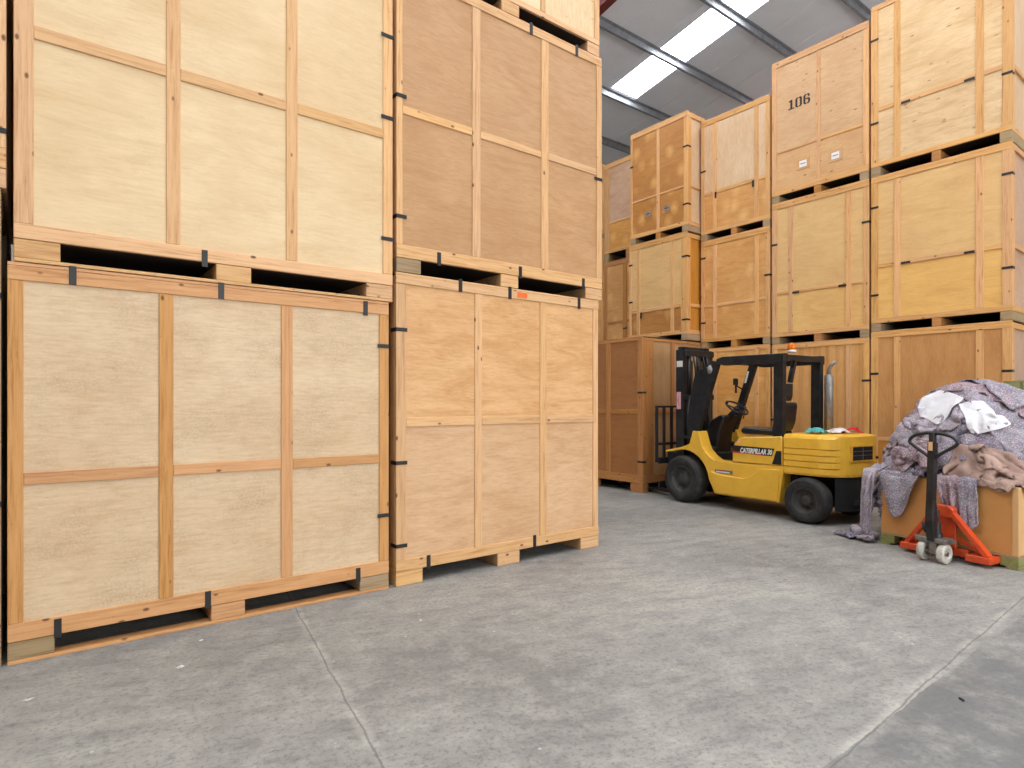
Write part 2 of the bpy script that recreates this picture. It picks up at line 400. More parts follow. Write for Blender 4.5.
left('weathered pale plywood crate on the floor at bottom left with orange-toned battens', -.145, 2.165, 0, 2.245,
     [(-.145, -.075), (.59, .67), (1.34, 1.42), (2.085, 2.165)], (1.0, 1.07), tim='tim_warm', up='ply_alow', base=(.125, .225), top=.10,
     blocks=(.21, .21, .24), cx=.995, run=('tim_old', 'tim_warm', 'tim_old'), floorboard=True, midzs=[(.995, 1.065), (.995, 1.065), (.99, 1.06)],
     clips=[(.15, 2.2, 'v'), (.95, 2.2, 'v'), (1.97, 2.18, 'v'), (2.125, 1.9, 'h'), (2.125, .58, 'h'), (.08, .16, 'v'), (.87, .17, 'v'), (1.91, .15, 'v')])
left('cream plywood crate on top of the weathered one, cut off by the photo top', -.118, 2.198, 2.25, 2.48,
     [(-.118, -.03), (.63, .71), (1.375, 1.455), (2.118, 2.198)], (3.52, 3.595), tim='tim_pale', up='ply_aup', side='ply_aup', base=(.13, .215), top=.10,
     blocks=(.21, .22, .22), cx=1.03, floorboard=True,
     clips=[(.85, 2.40, 'v'), (2.155, 4.33, 'h'), (2.155, 3.69, 'h'), (2.155, 2.74, 'h')])
left('honey plywood crate on the floor at the aisle corner, orange tape on its rail', 2.228, 4.497, 0, 2.495,
     [(2.228, 2.318), (2.98, 3.055), (3.72, 3.80), (4.42, 4.49)], (1.265, 1.34), tim='tim_b', up='ply_blow', low='ply_blow2', side='ply_blow', base=(.115, .205), top=.09,
     blocks=(.24, .25, .25), cx=3.35,
     clips=[(2.83, 2.455, 'v'), (3.36, 2.45, 'v'), (4.22, 2.44, 'v'), (2.27, 2.04, 'h'), (2.27, .98, 'h'), (2.27, .32, 'h'), (2.52, .155, 'v'), (3.65, .17, 'v')])
tp = [o for o in C.objects if o.name.startswith('storage_crate')][-1]
part('adhesive_tape', 'tape', tp, box, 1.22, 1.33, -.004, .0, 2.42, 2.465, .0)['label'] = 'orange tape'
left('rosy brown plywood crate, middle of the stack at the aisle corner, above the honey one', 2.232, 4.545, 2.50, 2.47,
     [(2.232, 2.285), (2.955, 3.04), (3.735, 3.825), (4.47, 4.545)], (3.765, 3.83), tim='tim_pale', up='ply_bup', side='ply_bup', base=(.115, .22), top=.085,
     blocks=(.22, .2, .23), cx=3.36, run=('tim_old', 'tim_pale', 'tim_b'),
     clips=[(2.62, 2.65, 'v'), (3.48, 2.65, 'v'), (4.28, 2.64, 'v'), (2.265, 3.9, 'h'), (2.265, 2.94, 'h'), (4.49, 3.73, 'h'), (3.61, 4.93, 'v'), (4.19, 4.93, 'v')])
left('topmost crate of the aisle corner stack, only its cream bottom strip and skids in view', 2.23, 4.51, 4.975, 2.3,
     [(2.23, 2.30), (2.96, 3.03), (3.73, 3.79), (4.44, 4.51)], (6.1, 6.17), tim='tim_pale', up='ply_b3', side='ply_b3', base=(.115, .17), blocks=(.2, .2, .17), cx=3.37)
left('crate at the far left photo edge on the floor, only a thin strip showing', -2.42, -.172, 0, 2.64,
     [(-2.42, -2.34), (-1.7, -1.62), (-.98, -.9), (-.25, -.172)], (1.2, 1.27), tim='tim_old', up='ply_z', side='ply_z', clips=[(-.21, 2.05, 'h'), (-.21, .9, 'h')])
left('upper crate at the far left photo edge, a thin strip with a dark clip', -2.40, -.150, 2.645, 2.3,
     [(-2.40, -2.32), (-1.7, -1.62), (-.98, -.9), (-.23, -.150)], (3.8, 3.87), tim='tim_pale', up='ply_b3', side='ply_b3', clips=[(-.19, 2.96, 'h'), (-.19, 4.0, 'h')])

R0 = -math.pi/2
G2 = 'framed plywood storage crates stacked along the right'
def right(label, U, vl, vr, z0, z1, stiles, mid, **k):
    mid = (mid[0]-z0, mid[1]-z0); w = vl-vr
    clips = [(vl-x, z-z0, o) for x, z, o in k.pop('clips', ())]
    st = [(max(0, vl-a), min(w, vl-b)) for a, b in stiles]
    d = k.pop('depth', 2.2)
    k.setdefault('run', ('tim_old', 'tim_c', 'tim_old') if z0 > 0 else None)
    k.setdefault('blocks', (.12, .1, .12)); k.setdefault('tim', 'tim_r'); k.setdefault('base', (.11, .18))
    return crate(label, (U, vl, z0), R0, w, d, z1-z0-.004, st, mid, clips=clips, group=G2, **k)
U = 9.2
ST1 = [(3.72, 3.625), (3.425, 3.35), (2.505, 2.425), (2.24, 2.145)]
right('orange-brown crate at the bottom of the nearest right stack, behind the heap of blankets', U, 3.715, 2.145, 0, 2.45, ST1, (.93, .985), up='ply_red', side='ply_pink', tim='tim_r',
      clips=[(3.67, 1.86, 'h'), (2.19, 1.84, 'h'), (3.67, .7, 'h')], top=.09)
right('golden plywood crate in the middle of the nearest right stack', U, 3.712, 2.14, 2.45, 4.60, ST1, (3.325, 3.38), up='ply_r1', side='ply_pink',
      clips=[(3.67, 4.17, 'h'), (3.67, 2.95, 'h'), (2.19, 4.21, 'h'), (2.19, 3.08, 'h'), (3.28, 3.34, 'h'), (2.57, 3.34, 'h')], top=.09)
right('pale blotchy crate at the top of the nearest right stack, highest crate of the row', U, 3.715, 2.145, 4.60, 6.98, ST1, (5.49, 5.55), up='ply_r1t3', side='ply_white',
      clips=[(3.67, 6.5, 'h'), (3.67, 5.34, 'h'), (2.19, 5.42, 'h'), (3.28, 5.50, 'h'), (2.57, 5.50, 'h')], top=.07, base=(.13, .19))
ST2 = [(5.18, 5.09), (4.91, 4.835), (4.055, 3.985), (3.815, 3.74)]
right('crate with vertical banded plywood standing behind the forklift counterweight', U, 5.175, 3.74, 0, 2.38, ST2, (.95, 1.0), up='ply_band', side='ply_osb', clips=[(3.78, 1.77, 'h')], top=.08)
right('plain golden crate in the middle of the second stack, under the crate numbered 106', U, 5.178, 3.742, 2.38, 4.605, ST2, (3.15, 3.19), up='ply_r1', side='ply_osb',
      clips=[(5.14, 3.95, 'h'), (3.78, 4.0, 'h'), (4.79, 3.155, 'h'), (4.1, 3.155, 'h')])
c106 = right('tan crate stencilled 106 at the top of the second right stack, two paper labels', U, 5.18, 3.745, 4.605, 6.83, [(5.18, 5.10), (4.48, 4.42), (3.82, 3.745)], (5.37, 5.405), up='ply_106', side='ply_106',
      clips=[], base=(.11, .2))
ST3 = [(6.50, 6.43), (6.255, 6.185), (5.48, 5.41), (5.23, 5.215)]
ST3 = [(6.495, 6.43), (6.255, 6.185), (5.48, 5.41), (5.285, 5.215)]
right('patchy plywood crate at the bottom of the third stack, seen through the forklift cab', U, 6.495, 5.215, 0, 2.40, ST3, (.98, 1.02), up='ply_osb', low='ply_band', side='ply_osb', top=.07)
right('knotty patched crate in the middle of the third stack, above the forklift mast and guard', U, 6.495, 5.215, 2.40, 4.285, ST3, (3.11, 3.16), up='ply_osb', side='ply_osb',
      clips=[(6.45, 3.98, 'h'), (6.45, 2.85, 'h'), (5.25, 3.5, 'h')])
right('pale speckled crate with an orange lower panel at the top of the third stack', U, 6.495, 5.215, 4.285, 6.385, ST3, (5.06, 5.12), up='ply_white', low='ply_osb', side='ply_osb',
      clips=[(6.45, 5.5, 'h'), (6.2, 5.03, 'v'), (5.5, 5.03, 'v')])
U = 8.85
c4t = right('orange oval-patched crate at the top of the stack that juts forward, two small labels', U, 7.81, 6.515, 4.43, 6.52, [(7.81, 7.765), (7.19, 7.13), (6.6, 6.515)], (5.205, 5.24), up='ply_oval', side='ply_white', depth=2.0,
      clips=[(6.56, 5.9, 'h'), (7.79, 5.9, 'h'), (6.56, 4.9, 'h')])
right('pale centred crate with an amber lower panel in the middle of the jutting stack', U, 7.84, 6.53, 2.545, 4.43, [(7.84, 7.79), (7.66, 7.585), (6.885, 6.81), (6.66, 6.53)], (3.13, 3.19), up='ply_r1', low='ply_oval', side='ply_red', depth=2.0,
      clips=[(7.81, 4.05, 'h'), (7.81, 3.35, 'h'), (6.58, 4.0, 'h'), (6.58, 2.9, 'h'), (7.55, 3.08, 'v')])
right('crate hidden at the bottom of the jutting stack behind the amber crate', 9.27, 7.84, 6.52, 0, 2.545, [(7.84, 7.77), (6.6, 6.52)], (1.2, 1.26), up='ply_oval', side='ply_oval', depth=1.6)
U = 9.6
ST5 = [(9.205, 9.13), (8.68, 8.57), (7.97, 7.9)]
right('bottom crate of the fifth right stack, out of view behind the amber crate', U, 9.205, 7.9, 0, 2.45, ST5, (1.1, 1.15), up='ply_osb', side='ply_osb')
right('darker gold crate low in the narrow gap beside the aisle corner stack', U, 9.205, 7.9, 2.45, 4.46, ST5, (3.13, 3.18), up='ply_osb', side='ply_osb', clips=[(8.62, 3.0, 'h')], tim='tim_c')
right('beige crate high in the narrow gap beside the aisle corner stack, furthest top one', U, 9.205, 7.9, 4.46, 6.555, [(9.205, 9.15), (9.15, 9.07), (7.97, 7.9)], (5.255, 5.30), up='ply_pink', low='ply_osb', side='ply_osb', base=(.18, .25))
right('bottom crate of the sixth right stack, out of view', 9.58, 10.6, 9.215, 0, 2.5, [(10.6, 10.52), (9.30, 9.215)], (1.1, 1.15), up='ply_osb', side='ply_osb')
right('crate showing only as a thin orange strip at the aisle corner stack edge', 9.58, 10.6, 9.215, 2.5, 4.99, [(10.6, 10.52), (9.30, 9.215)], (3.7, 3.75), up='ply_osb', side='ply_osb')
right('top crate of the sixth right stack, a sliver beside the aisle corner stack', 9.58, 10.6, 9.215, 4.99, 6.6, [(10.6, 10.52), (9.30, 9.215)], (5.5, 5.55), up='ply_osb', side='ply_osb')
cc = right('amber brown crate standing forward on the floor at the forklift forks', 7.67, 8.77, 6.512, 0, 2.535, [(8.77, 8.66), (8.05, 7.95), (7.32, 7.22), (6.625, 6.512)], (1.275, 1.35), up='ply_c', side='ply_cside', tim='tim_c', depth=1.56,
      base=(.15, .28), top=.065, blocks=(.3, .14, .26), nine=True, sidestile=.25,
      clips=[(6.56, 1.62, 'h'), (6.56, .50, 'h')])

# the stencilled number and the paper labels
RX = math.pi/2
bm = bmesh.new()
def seg(x0, x1, z0, z1): box(bm, x0, x1, .0085, .0105, z0, z1, 0)
nx, nz, nh = .27, 1.39, .15
seg(nx+.03, nx+.062, nz, nz+nh); seg(nx, nx+.026, nz, nz+.02); seg(nx+.066, nx+.09, nz, nz+.02); seg(nx+.008, nx+.03, nz+nh-.03, nz+nh-.008)
for ox in (.11, .235):
    for a0, a1 in ((0, .030), (.072, .102)):
        if ox == .235 and a0 > 0: seg(nx+ox+a0, nx+ox+a1, nz+.015, nz+.075); seg(nx+ox+a0, nx+ox+a1-.006, nz+nh-.045, nz+nh-.015)
        else: seg(nx+ox+a0, nx+ox+a1, nz+.015, nz+nh-.015)
    for x0, x1 in ((.014, .046), (.056, .088)):
        seg(nx+ox+x0, nx+ox+x1, nz, nz+.02); seg(nx+ox+x0, nx+ox+x1, nz+nh-.02, nz+nh)
seg(nx+.235+.034, nx+.235+.085, nz+.070, nz+.088)
link('stencil_number', bm, 'ink', c106)
for x, z in ((.50, .50), (.98, .47)):
    hold = part('label_holder', 'ply_106', c106, box, x-.10, x+.10, .006, .012, z-.085, z+.09, .001)
    part('paper_label', 'paper', hold, box, x-.055, x+.055, .003, .006, z-.05, z+.045, 0)
    part('printed_line', 'ink', hold, box, x-.04, x+.04, .0015, .003, z-.006, z+.004, 0)
for x, z in ((.42, .50), (.84, .50)):
    hold = part('label_holder', 'ply_oval', c4t, box, x-.09, x+.09, .006, .012, z-.08, z+.08, .001)
    part('paper_label', 'exh', hold, box, x-.06, x+.06, .003, .006, z-.04, z+.04, 0)
    part('printed_line', 'ink', hold, box, x-.04, x+.04, .0015, .003, z-.006, z+.006, 0)

# ------------------------------------------------------------------ building
bm = bmesh.new(); box(bm, -9, 17, -9, 13.5, -.2, 0, 0); fl = struct(link('floor', bm, 'floor'))
SL = .18; Z0 = 10.80
def rz(v): return Z0-SL*v
CEXT = (-9, 17, -9, 13.5)
SKY = [(u, u+.88) for u in (10.8, 6.4, 2.2, -1.8, -5.8, 14.9)]  # one strip is in view; the unseen others are added for overhead light
SKY.sort()
# ceiling: liner sheets between skylight strips
def slab(bm, u0, u1, v0, v1, off=0, th=.12):
    P = [(v0, rz(v0)+off), (v1, rz(v1)+off), (v1, rz(v1)+off+th), (v0, rz(v0)+off+th)]
    prism(bm, P, u0, u1, 'x')
bm = bmesh.new()
edges = [CEXT[0]]
for a_, b_ in SKY: edges += [a_, b_]
edges.append(CEXT[1])
for i in range(0, len(edges), 2): slab(bm, edges[i], edges[i+1], CEXT[2], CEXT[3])
for a_, b_ in SKY: slab(bm, a_, b_, 10.12, CEXT[3]); slab(bm, a_, b_, CEXT[2], -7.5)
# lapped seams of the sheets
u = -8.43
while u < 17:
    if not any(a_-.05 < u < b_+.05 for a_, b_ in SKY): slab(bm, u-.012, u+.012, CEXT[2], CEXT[3], -.012, .012)
    u += 1.0
struct(link('ceiling', bm, 'liner'))
SKYM = emis('skylight_sheet', (246, 250, 255), 1.0)
SKYM.node_tree.nodes['Principled BSDF'].inputs['Emission Strength'].default_value = 14.5
for i, (a_, b_) in enumerate(SKY):
    bm = bmesh.new(); slab(bm, a_+.002, b_-.002, -7.498, 10.118, .02, .03)
    struct(link(f'window_{i+1}', bm, SKYM))
# purlins (Z sections) running across, rafters running down the slope
v = 11.72; n = 0
while v > -8.5:
    bm = bmesh.new(); z = rz(v)
    box(bm, CEXT[0]+.1, CEXT[1]-.1, v-.004, v+.004, z-.145, z-.006, 0)
    box(bm, CEXT[0]+.1, CEXT[1]-.1, v-.07, v, z-.012+.0, z-.002, 0)
    box(bm, CEXT[0]+.1, CEXT[1]-.1, v, v+.06, z-.15, z-.142, 0)
    box(bm, CEXT[0]+.1, CEXT[1]-.1, v+.053, v+.06, z-.15, z-.13, 0)
    n += 1; struct(link(f'trim_{n}', bm, 'galv')); v -= 1.505
for u in (-6.1, 1.1, 8.24, 15.4):
    bm = bmesh.new()
    for o0, o1, hw in ((-.20, -.225, .09), (-.60, -.625, .09), (-.225, -.60, .006)):
        prism(bm, [(-8.9, rz(-8.9)+o0), (13.4, rz(13.4)+o0), (13.4, rz(13.4)+o1), (-8.9, rz(-8.9)+o1)], u-hw, u+hw, 'x')
    n += 1; struct(link(f'trim_{n}', bm, 'redox'))
# walls
def ribbed(bm, horizontal, a0, a1, pos, thick, zt, hole=None):
    a = a0
    while a < a1-1e-6:
        b = min(a+.25, a1)
        for q0, q1, ex in ((a, a+.17, 0), (a+.17, b, .03)):
            if q1 <= q0: continue
            segs = [(0, zt)]
            if hole and q0 >= hole[0]-1e-6 and q1 <= hole[1]+.2: segs = [(hole[2], zt)]
            for z0, z1 in segs:
                if horizontal: box(bm, q0, q1, pos, pos+thick+math.copysign(ex, thick)*0, z0, z1, 0)
                else: box(bm, pos, pos+thick, q0, q1, z0, z1, 0)
        a = b
    return
bm = bmesh.new(); box(bm, -9, 17, 13.5, 13.7, 0, rz(13.5)+.1, 0)
for k in range(100): box(bm, -9+k*.26, -9+k*.26+.05, 13.46, 13.5, 0, rz(13.5)-.02, 0)
struct(link('wall_far', bm, 'clad'))
bm = bmesh.new(); prism(bm, [(-9, 0), (13.5, 0), (13.5, rz(13.5)), (-9, rz(-9))], 17, 17.2, 'x')
for k in range(86): box(bm, 16.96, 17, -8.9+k*.26, -8.85+k*.26, 0, rz(-8.85+k*.26)-.05, 0)
struct(link('wall_right', bm, 'clad'))
bm = bmesh.new(); prism(bm, [(-9, 0), (13.5, 0), (13.5, rz(13.5)), (-9, rz(-9))], -9.2, -9, 'x')
struct(link('wall_left', bm, 'clad'))
bm = bmesh.new()
DO = (0.5, 7.5, 5.2)      # made-up opening behind the camera, goes with the added fill lamp
box(bm, -9, DO[0], -9.2, -9, 0, rz(-9), 0); box(bm, DO[1], 17, -9.2, -9, 0, rz(-9), 0); box(bm, DO[0], DO[1], -9.2, -9, DO[2], rz(-9), 0)
struct(link('wall_near', bm, 'clad'))

# ------------------------------------------------------------------ forklift
FA = math.radians(86)
fk = thing('forklift_truck', 'yellow and black forklift truck parked in front of the right crate row', 'forklift', (7.33, 3.61, 0), FA)
def FP(name, mat, fn, *a, parent=None, **k): return part(name, mat, parent or fk, fn, *a, **k)
def arc(cx, cz, r, a0, a1, n): return [(cx+r*math.cos(math.radians(a0+(a1-a0)*i/n)), cz+r*math.sin(math.radians(a0+(a1-a0)*i/n))) for i in range(n+1)]
AX = 1.98
# side plates with fender and peak
side_poly = [(.44, .20), (1.36, .19), (1.42, .20), (1.455, .27)] + arc(1.955, .33, .44, 172, 80, 8) + \
            [(2.30, .715), (2.31, .74), (2.02, .80), (1.86, .86), (1.80, 1.05), (1.70, 1.05), (1.63, .84), (1.57, .76), (1.50, .70), (1.42, .655), (1.15, .645), (.38, .66)]
for y0, y1 in ((0, -.20), (-.87, -1.05)):
    FP('side_body', 'yellow', prism, side_poly, y0, y1, 'y', .006)
# swept contour ridge and step recess on the near side
bm = bmesh.new()
prism(bm, [(.46, .215), (1.35, .205), (1.41, .25), (1.45, .40), (1.47, .50), (1.32, .475), (1.1, .46), (.96, .455), (.86, .48), (.77, .545), (.69, .60), (.60, .615), (.42, .615)], -.001, .022, 'y', .008)
link('lower_skirt', bm, 'yellow', fk)
FP('step_plate', 'steel', box, 1.12, 1.40, .001, .012, .49, .535, .002)
FP('warning_decal', 'white', box, 1.16, 1.38, .0125, .014, .497, .515, 0)
FP('warning_decal', 'redp', box, 1.2, 1.34, .0142, .0152, .516, .528, 0)
# inner chassis and floor
bm = bmesh.new(); box(bm, .3, 1.58, -.2, -.87, .22, .60, .01); box(bm, 1.52, 2.18, -.3, -.77, .28, .74, .01); box(bm, -.2, .3, -.34, -.72, .2, .58, .01)
link('chassis', bm, 'blk_matt', fk)
FP('floor_plate', 'steel', box, 1.08, 1.66, -.2, -.87, .601, .62, .003)
FP('pedal', 'blk_matt', box, 1.56, 1.62, -.45, -.55, .64, .72, .005)
FP('pedal', 'blk_matt', box, 1.56, 1.62, -.62, -.70, .64, .72, .005)
# cowl / dashboard
bm = bmesh.new()
prism(bm, [(1.66, .62), (1.82, .62), (1.85, 1.0), (1.76, 1.20), (1.58, 1.29), (1.50, 1.26), (1.56, 1.14), (1.62, 1.0)], -.34, -.68, 'y', .02)
link('dashboard', bm, 'blk', fk)
bm = bmesh.new(); tube(bm, [(1.70, -.5, 1.0), (1.55, -.5, 1.25), (1.44, -.5, 1.36)], [.05, .045, .03]); sc = link('steering_column', bm, 'blk_matt', fk)
bm = bmesh.new()
ctr = Vector((1.42, -.5, 1.385)); ax = Vector((-.55, 0, .83)).normalized(); e1 = Vector((0, 1, 0)); e2 = ax.cross(e1)
tube(bm, [ctr+(e1*math.cos(2*math.pi*k/28)+e2*math.sin(2*math.pi*k/28))*.165 for k in range(28)], .014, 8, closed=True)
for a_ in (90, 210, 330): tube(bm, [ctr-ax*.02, ctr+(e1*math.cos(math.radians(a_))+e2*math.sin(math.radians(a_)))*.16], .010, 8)
tube(bm, [ctr-ax*.05, ctr+ax*.01], .035, 12)
k1 = ctr+(e1*.8+e2*-.6)*.165; tube(bm, [k1, k1+ax*.05], .02, 10)
link('steering_wheel', bm, 'blk_gloss', fk)
for y in (-.66, -.71, -.76):
    bm = bmesh.new(); tube(bm, [(1.5, y, 1.22), (1.47, y, 1.36)], .008, 8); tube(bm, [(1.47, y, 1.36), (1.466, y, 1.40)], .018, 8); link('control_lever', bm, 'blk_gloss', fk)
# hood (seat deck)
FP('hood', 'yellow', prism, [(1.125, .662), (1.13, .80), (1.10, .91), (1.04, .975), (.97, 1.0), (.40, 1.035), (.40, .662)], .0, -1.05, 'y', .012)
FP('vent_recess', 'blk_matt', prism, [(.535, .675), (.405, .675), (.405, .85), (.475, .85)], .0005, .004, 'y')
# livery stripe with lettering
stp = FP('livery_stripe', 'blk_matt', prism, [(1.118, .79), (1.118, .885), (.50, .875), (.535, .778)], .0012, .003, 'y')
FP('red_flash', 'redp', prism, [(1.118, .786), (.98, .783), (.62, .776), (.65, .792), (1.118, .806)], .0032, .0042, 'y', parent=stp)
tm = text_mesh('lettering', 'CATERPILLAR 30', .088, 'white', stp, (1.005, .0046, .795), (RX, 0, math.pi), shear=.25, bold=.0035)
bpy.context.view_layer.update(); wd = tm.dimensions.x; tm.scale = (.47/wd, 1.0, 1) if wd else (1, 1, 1)
FP('hood_decal', 'pinkp', box, 1.0, 1.04, .0005, .002, .92, .955, 0)
# seat
bm = bmesh.new(); prism(bm, [(.62, 1.03), (1.14, 1.03), (1.17, 1.08), (1.13, 1.13), (.66, 1.10)], -.22, -.62, 'y', .02); link('seat_cushion', bm, 'blk_gloss', fk)
bm = bmesh.new(); prism(bm, [(.70, 1.08), (.60, 1.08), (.55, 1.20), (.52, 1.44), (.56, 1.47), (.62, 1.45)], -.22, -.56, 'y', .02); link('seat_back', bm, 'blk_gloss', fk)
bm = bmesh.new(); tube(bm, [(.72, -.66, 1.06), (.70, -.66, 1.22), (.82, -.66, 1.24), (.98, -.66, 1.22)], .018, 8); link('armrest', bm, 'blk_gloss', fk)
# overhead guard
for y in (-.055, -.90):
    bm = bmesh.new(); bar(bm, (.465, y, 1.02), (.46, y, 2.06), .08, .125, (1, 0, 0)); link('guard_post', bm, 'blk', fk)
    bm = bmesh.new(); bar(bm, (1.78, y, 1.02), (1.42, y, 2.03), .07, .10, (1, 0, 0)); link('guard_post', bm, 'blk', fk)

bm = bmesh.new()
for y in (-.055, -.90): prism(bm, [(.38, 2.08), (1.30, 2.09), (1.40, 2.06), (1.40, 2.0), (1.28, 1.97), (.38, 1.965)], y-.045, y+.045, 'y', .006)
for x in (.42, 1.36): bar(bm, (x, -.1, 2.03), (x, -.86, 2.03), .08, .07)
for y in (-.2, -.34, -.48, -.62, -.76): bar(bm, (.45, y, 2.05), (1.33, y, 2.05), .03, .045)
link('guard_roof', bm, 'blk', fk)
bm = bmesh.new(); bar(bm, (.44, -.34, 2.0), (.44, -.24, 1.72), .05, .05); prism(bm, [(.42, 1.70), (.42, 1.55), (.44, 1.48), (.46, 1.55), (.46, 1.70)], -.1, -.27, 'y'); link('guard_bracket', bm, 'blk', fk)
bm = bmesh.new(); lathe(bm, [(.05, 0), (.055, .03), (.05, .032)], (.44, -.28, 2.10), 'z', 24); bb = link('beacon_base', bm, 'white', fk)
bm = bmesh.new(); lathe(bm, [(.045, .0), (.05, .03), (.05, .06), (.042, .085), (.02, .092)], (.44, -.28, 2.132), 'z', 24); link('beacon_lens', bm, 'amber', fk)
# mirror & lamp on the far front post
bm = bmesh.new(); tube(bm, [(1.60, -.87, 1.66), (1.64, -.82, 1.70), (1.66, -.79, 1.74)], .01, 8); box(bm, 1.64, 1.67, -.74, -.84, 1.72, 1.82, .01); box(bm, 1.645, 1.665, -.78, -.81, 1.60, 1.72, .004); link('mirror', bm, 'blk_matt', fk)
FP('post_sticker', 'white', prism, [(1.525, 1.75), (1.555, 1.75), (1.505, 1.92), (1.475, 1.92)], -.862, -.858, 'y')
# work lamp at guard front near side
bm = bmesh.new(); lathe(bm, [(.03, 0), (.065, .03), (.07, .07), (.066, .075)], (1.46, -.06, 1.92), 'x', 20); link('work_lamp', bm, 'exh', fk)
# counterweight
plan = [(.375, 0), (-.04, 0), (-.15, -.03), (-.25, -.10), (-.32, -.21), (-.36, -.35), (-.375, -.525), (-.365, -.68), (-.33, -.82), (-.26, -.94), (-.15, -1.02), (-.04, -1.05), (.375, -1.05)]
_p = [plan[0]]
for a_, b_ in zip(plan[1:-1], plan[2:-1]):
    _p += [tuple(a_[k]*.75+b_[k]*.25 for k in (0, 1)), tuple(a_[k]*.25+b_[k]*.75 for k in (0, 1))]
plan = [plan[0]]+_p[1:]+[plan[-1]]
cen = Vector((.1, -.525))
def levels(bm, lv, ins_from=-9):
    rings = []
    for z, ins in lv:
        ring = []
        for (x, y) in plan:
            p = Vector((x, y)); q = p
            if ins:
                dd = p-cen; q = Vector((x - math.copysign(min(abs(dd.x)*.9, ins), dd.x) if x < .37 else x, y - math.copysign(ins, dd.y) if abs(dd.y) > .1 else y))
                if x > .37: q.x = x
                if ins <= .02 and x < -.25: q = p
            ring.append(bm.verts.new((q.x, q.y, z)))
        rings.append(ring)
    n = len(plan)
    for A, B in zip(rings, rings[1:]):
        for k in range(n): bm.faces.new((A[k], A[(k+1) % n], B[(k+1) % n], B[k]))
    bm.faces.new(rings[0][::-1]); bm.faces.new(rings[-1])
    bmesh.ops.recalc_face_normals(bm, faces=bm.faces[:])
bm = bmesh.new()
lv = [(.575, .03), (.60, .0)]
for g in (.67, .745, .82, .895): lv += [(g-.007, 0), (g-.002, .018), (g+.002, .018), (g+.007, 0)]
lv += [(1.02, 0), (1.055, .015), (1.07, .05)]
levels(bm, lv); cw = link('counterweight', bm, 'yellow', fk)
bm = bmesh.new(); levels(bm, [(.572, .04), (.578, -.006), (.60, -.008), (.606, .0)]); link('worn_bumper_edge', bm, 'yellow_worn', cw)
# lower rear mass
low = [(-.22, -.08), (-.29, -.20), (-.34, -.36), (-.35, -.525), (-.34, -.70), (-.31, -.86), (-.24, -.97)]
bm = bmesh.new()
prism(bm, low, .17, .572, 'z', .01); link('lower_counterweight', bm, 'blk_matt', fk)
bm = bmesh.new(); bar(bm, (-.345, -.3, .27), (-.345, -.75, .27), .04, .05); link('tow_bar', bm, 'blk', fk)
# rear lamp recess on the rear corner
p0, p1 = Vector((-.335, -.24)), Vector((-.378, -.62))
dd = (p1-p0).normalized(); nn = Vector((dd.y, -dd.x));
if nn.x > 0: nn = -nn
def onface(u0, u1, z0, z1, o0, o1):
    a_, b_ = p0+dd*u0, p0+dd*u1
    return [(a_.x+nn.x*o0, a_.y+nn.y*o0), (b_.x+nn.x*o0, b_.y+nn.y*o0), (b_.x+nn.x*o1, b_.y+nn.y*o1), (a_.x+nn.x*o1, a_.y+nn.y*o1)], z0, z1
def FB(name, mat, *a, parent=None):
    pts, z0, z1 = onface(*a); bm = bmesh.new(); prism(bm, pts, z0, z1, 'z'); return link(name, bm, mat, parent or fk)
lp = FB('rear_grille', 'blk_matt', .0, .38, .775, .935, -.02, .014)
for z in (.83, .88): FB('grille_bar', 'steel', .01, .37, z, z+.005, .014, .018, parent=lp)
FB('grille_bar', 'steel', .19, .197, .78, .93, .014, .018, parent=lp)
for a_ in ((-.012, .392, .935, .95), (-.012, .392, .76, .775), (-.012, .0, .775, .935), (.38, .392, .775, .935)): FB('grille_frame', 'yellow_worn', *a_, -.02, .02, parent=lp)
# exhaust
bm = bmesh.new(); tube(bm, [(.34, -.97, 1.0), (.34, -.97, 1.80), (.34, -.97, 1.84)], [.055, .055, .03], 20)
tube(bm, [(.34, -.97, 1.83), (.34, -.97, 1.90), (.30, -.97, 1.96), (.24, -.97, 2.0)], .022, 12); link('exhaust_stack', bm, 'exh', fk)
# wheels
def wheel(cx, y0, r, w, rimr, sgn):
    """y0 outer face; sgn -1 = body lies towards -y"""
    c = (cx, y0, r); s = sgn
    bm = bmesh.new()
    lathe(bm, [(rimr, .02*s), (rimr+.012, .004*s), (r*.80, .0), (r*.93, .014*s), (r*.985, .035*s), (r, .06*s), (r, (w-.05)*s), (r*.95, (w-.01)*s), (rimr, w*s), (rimr, .02*s)], c, 'y', 56, (False, False))
    ty = link('tyre', bm, 'rubber', fk)
    bm = bmesh.new(); lathe(bm, [(r*.845, -.003*s), (r*.86, -.006*s), (r*.875, -.001*s), (r*.86, .01*s), (r*.845, .01*s)], c, 'y', 56, (False, False)); link('sidewall_ridge', bm, 'rubber', ty)
    bm = bmesh.new()
    lathe(bm, [(rimr+.004, .012*s), (rimr-.005, .008*s), (rimr-.018, .02*s), (rimr-.03, .06*s), (rimr*.6, .08*s), (rimr*.5, .065*s), (rimr*.42, .05*s), (rimr*.40, .03*s), (rimr*.2, .022*s), (.01, .022*s)], c, 'y', 40, (False, True))
    rm = link('rim', bm, 'rim', fk)
    bm = bmesh.new()
    for k in range(8):
        a_ = 2*math.pi*k/8; q = Vector((cx+rimr*.50*math.cos(a_), y0+.062*s, r+rimr*.50*math.sin(a_)))
        tube(bm, [q, q-Vector((0, .018*s, 0))], .011, 6)
    link('wheel_nuts', bm, 'rim', rm)
wheel(AX, .045, .34, .24, .195, -1); wheel(AX, -1.095, .34, .24, .195, 1)
wheel(0.075, .065, .275, .20, .16, -1); wheel(0.075, -1.115, .275, .20, .16, 1)
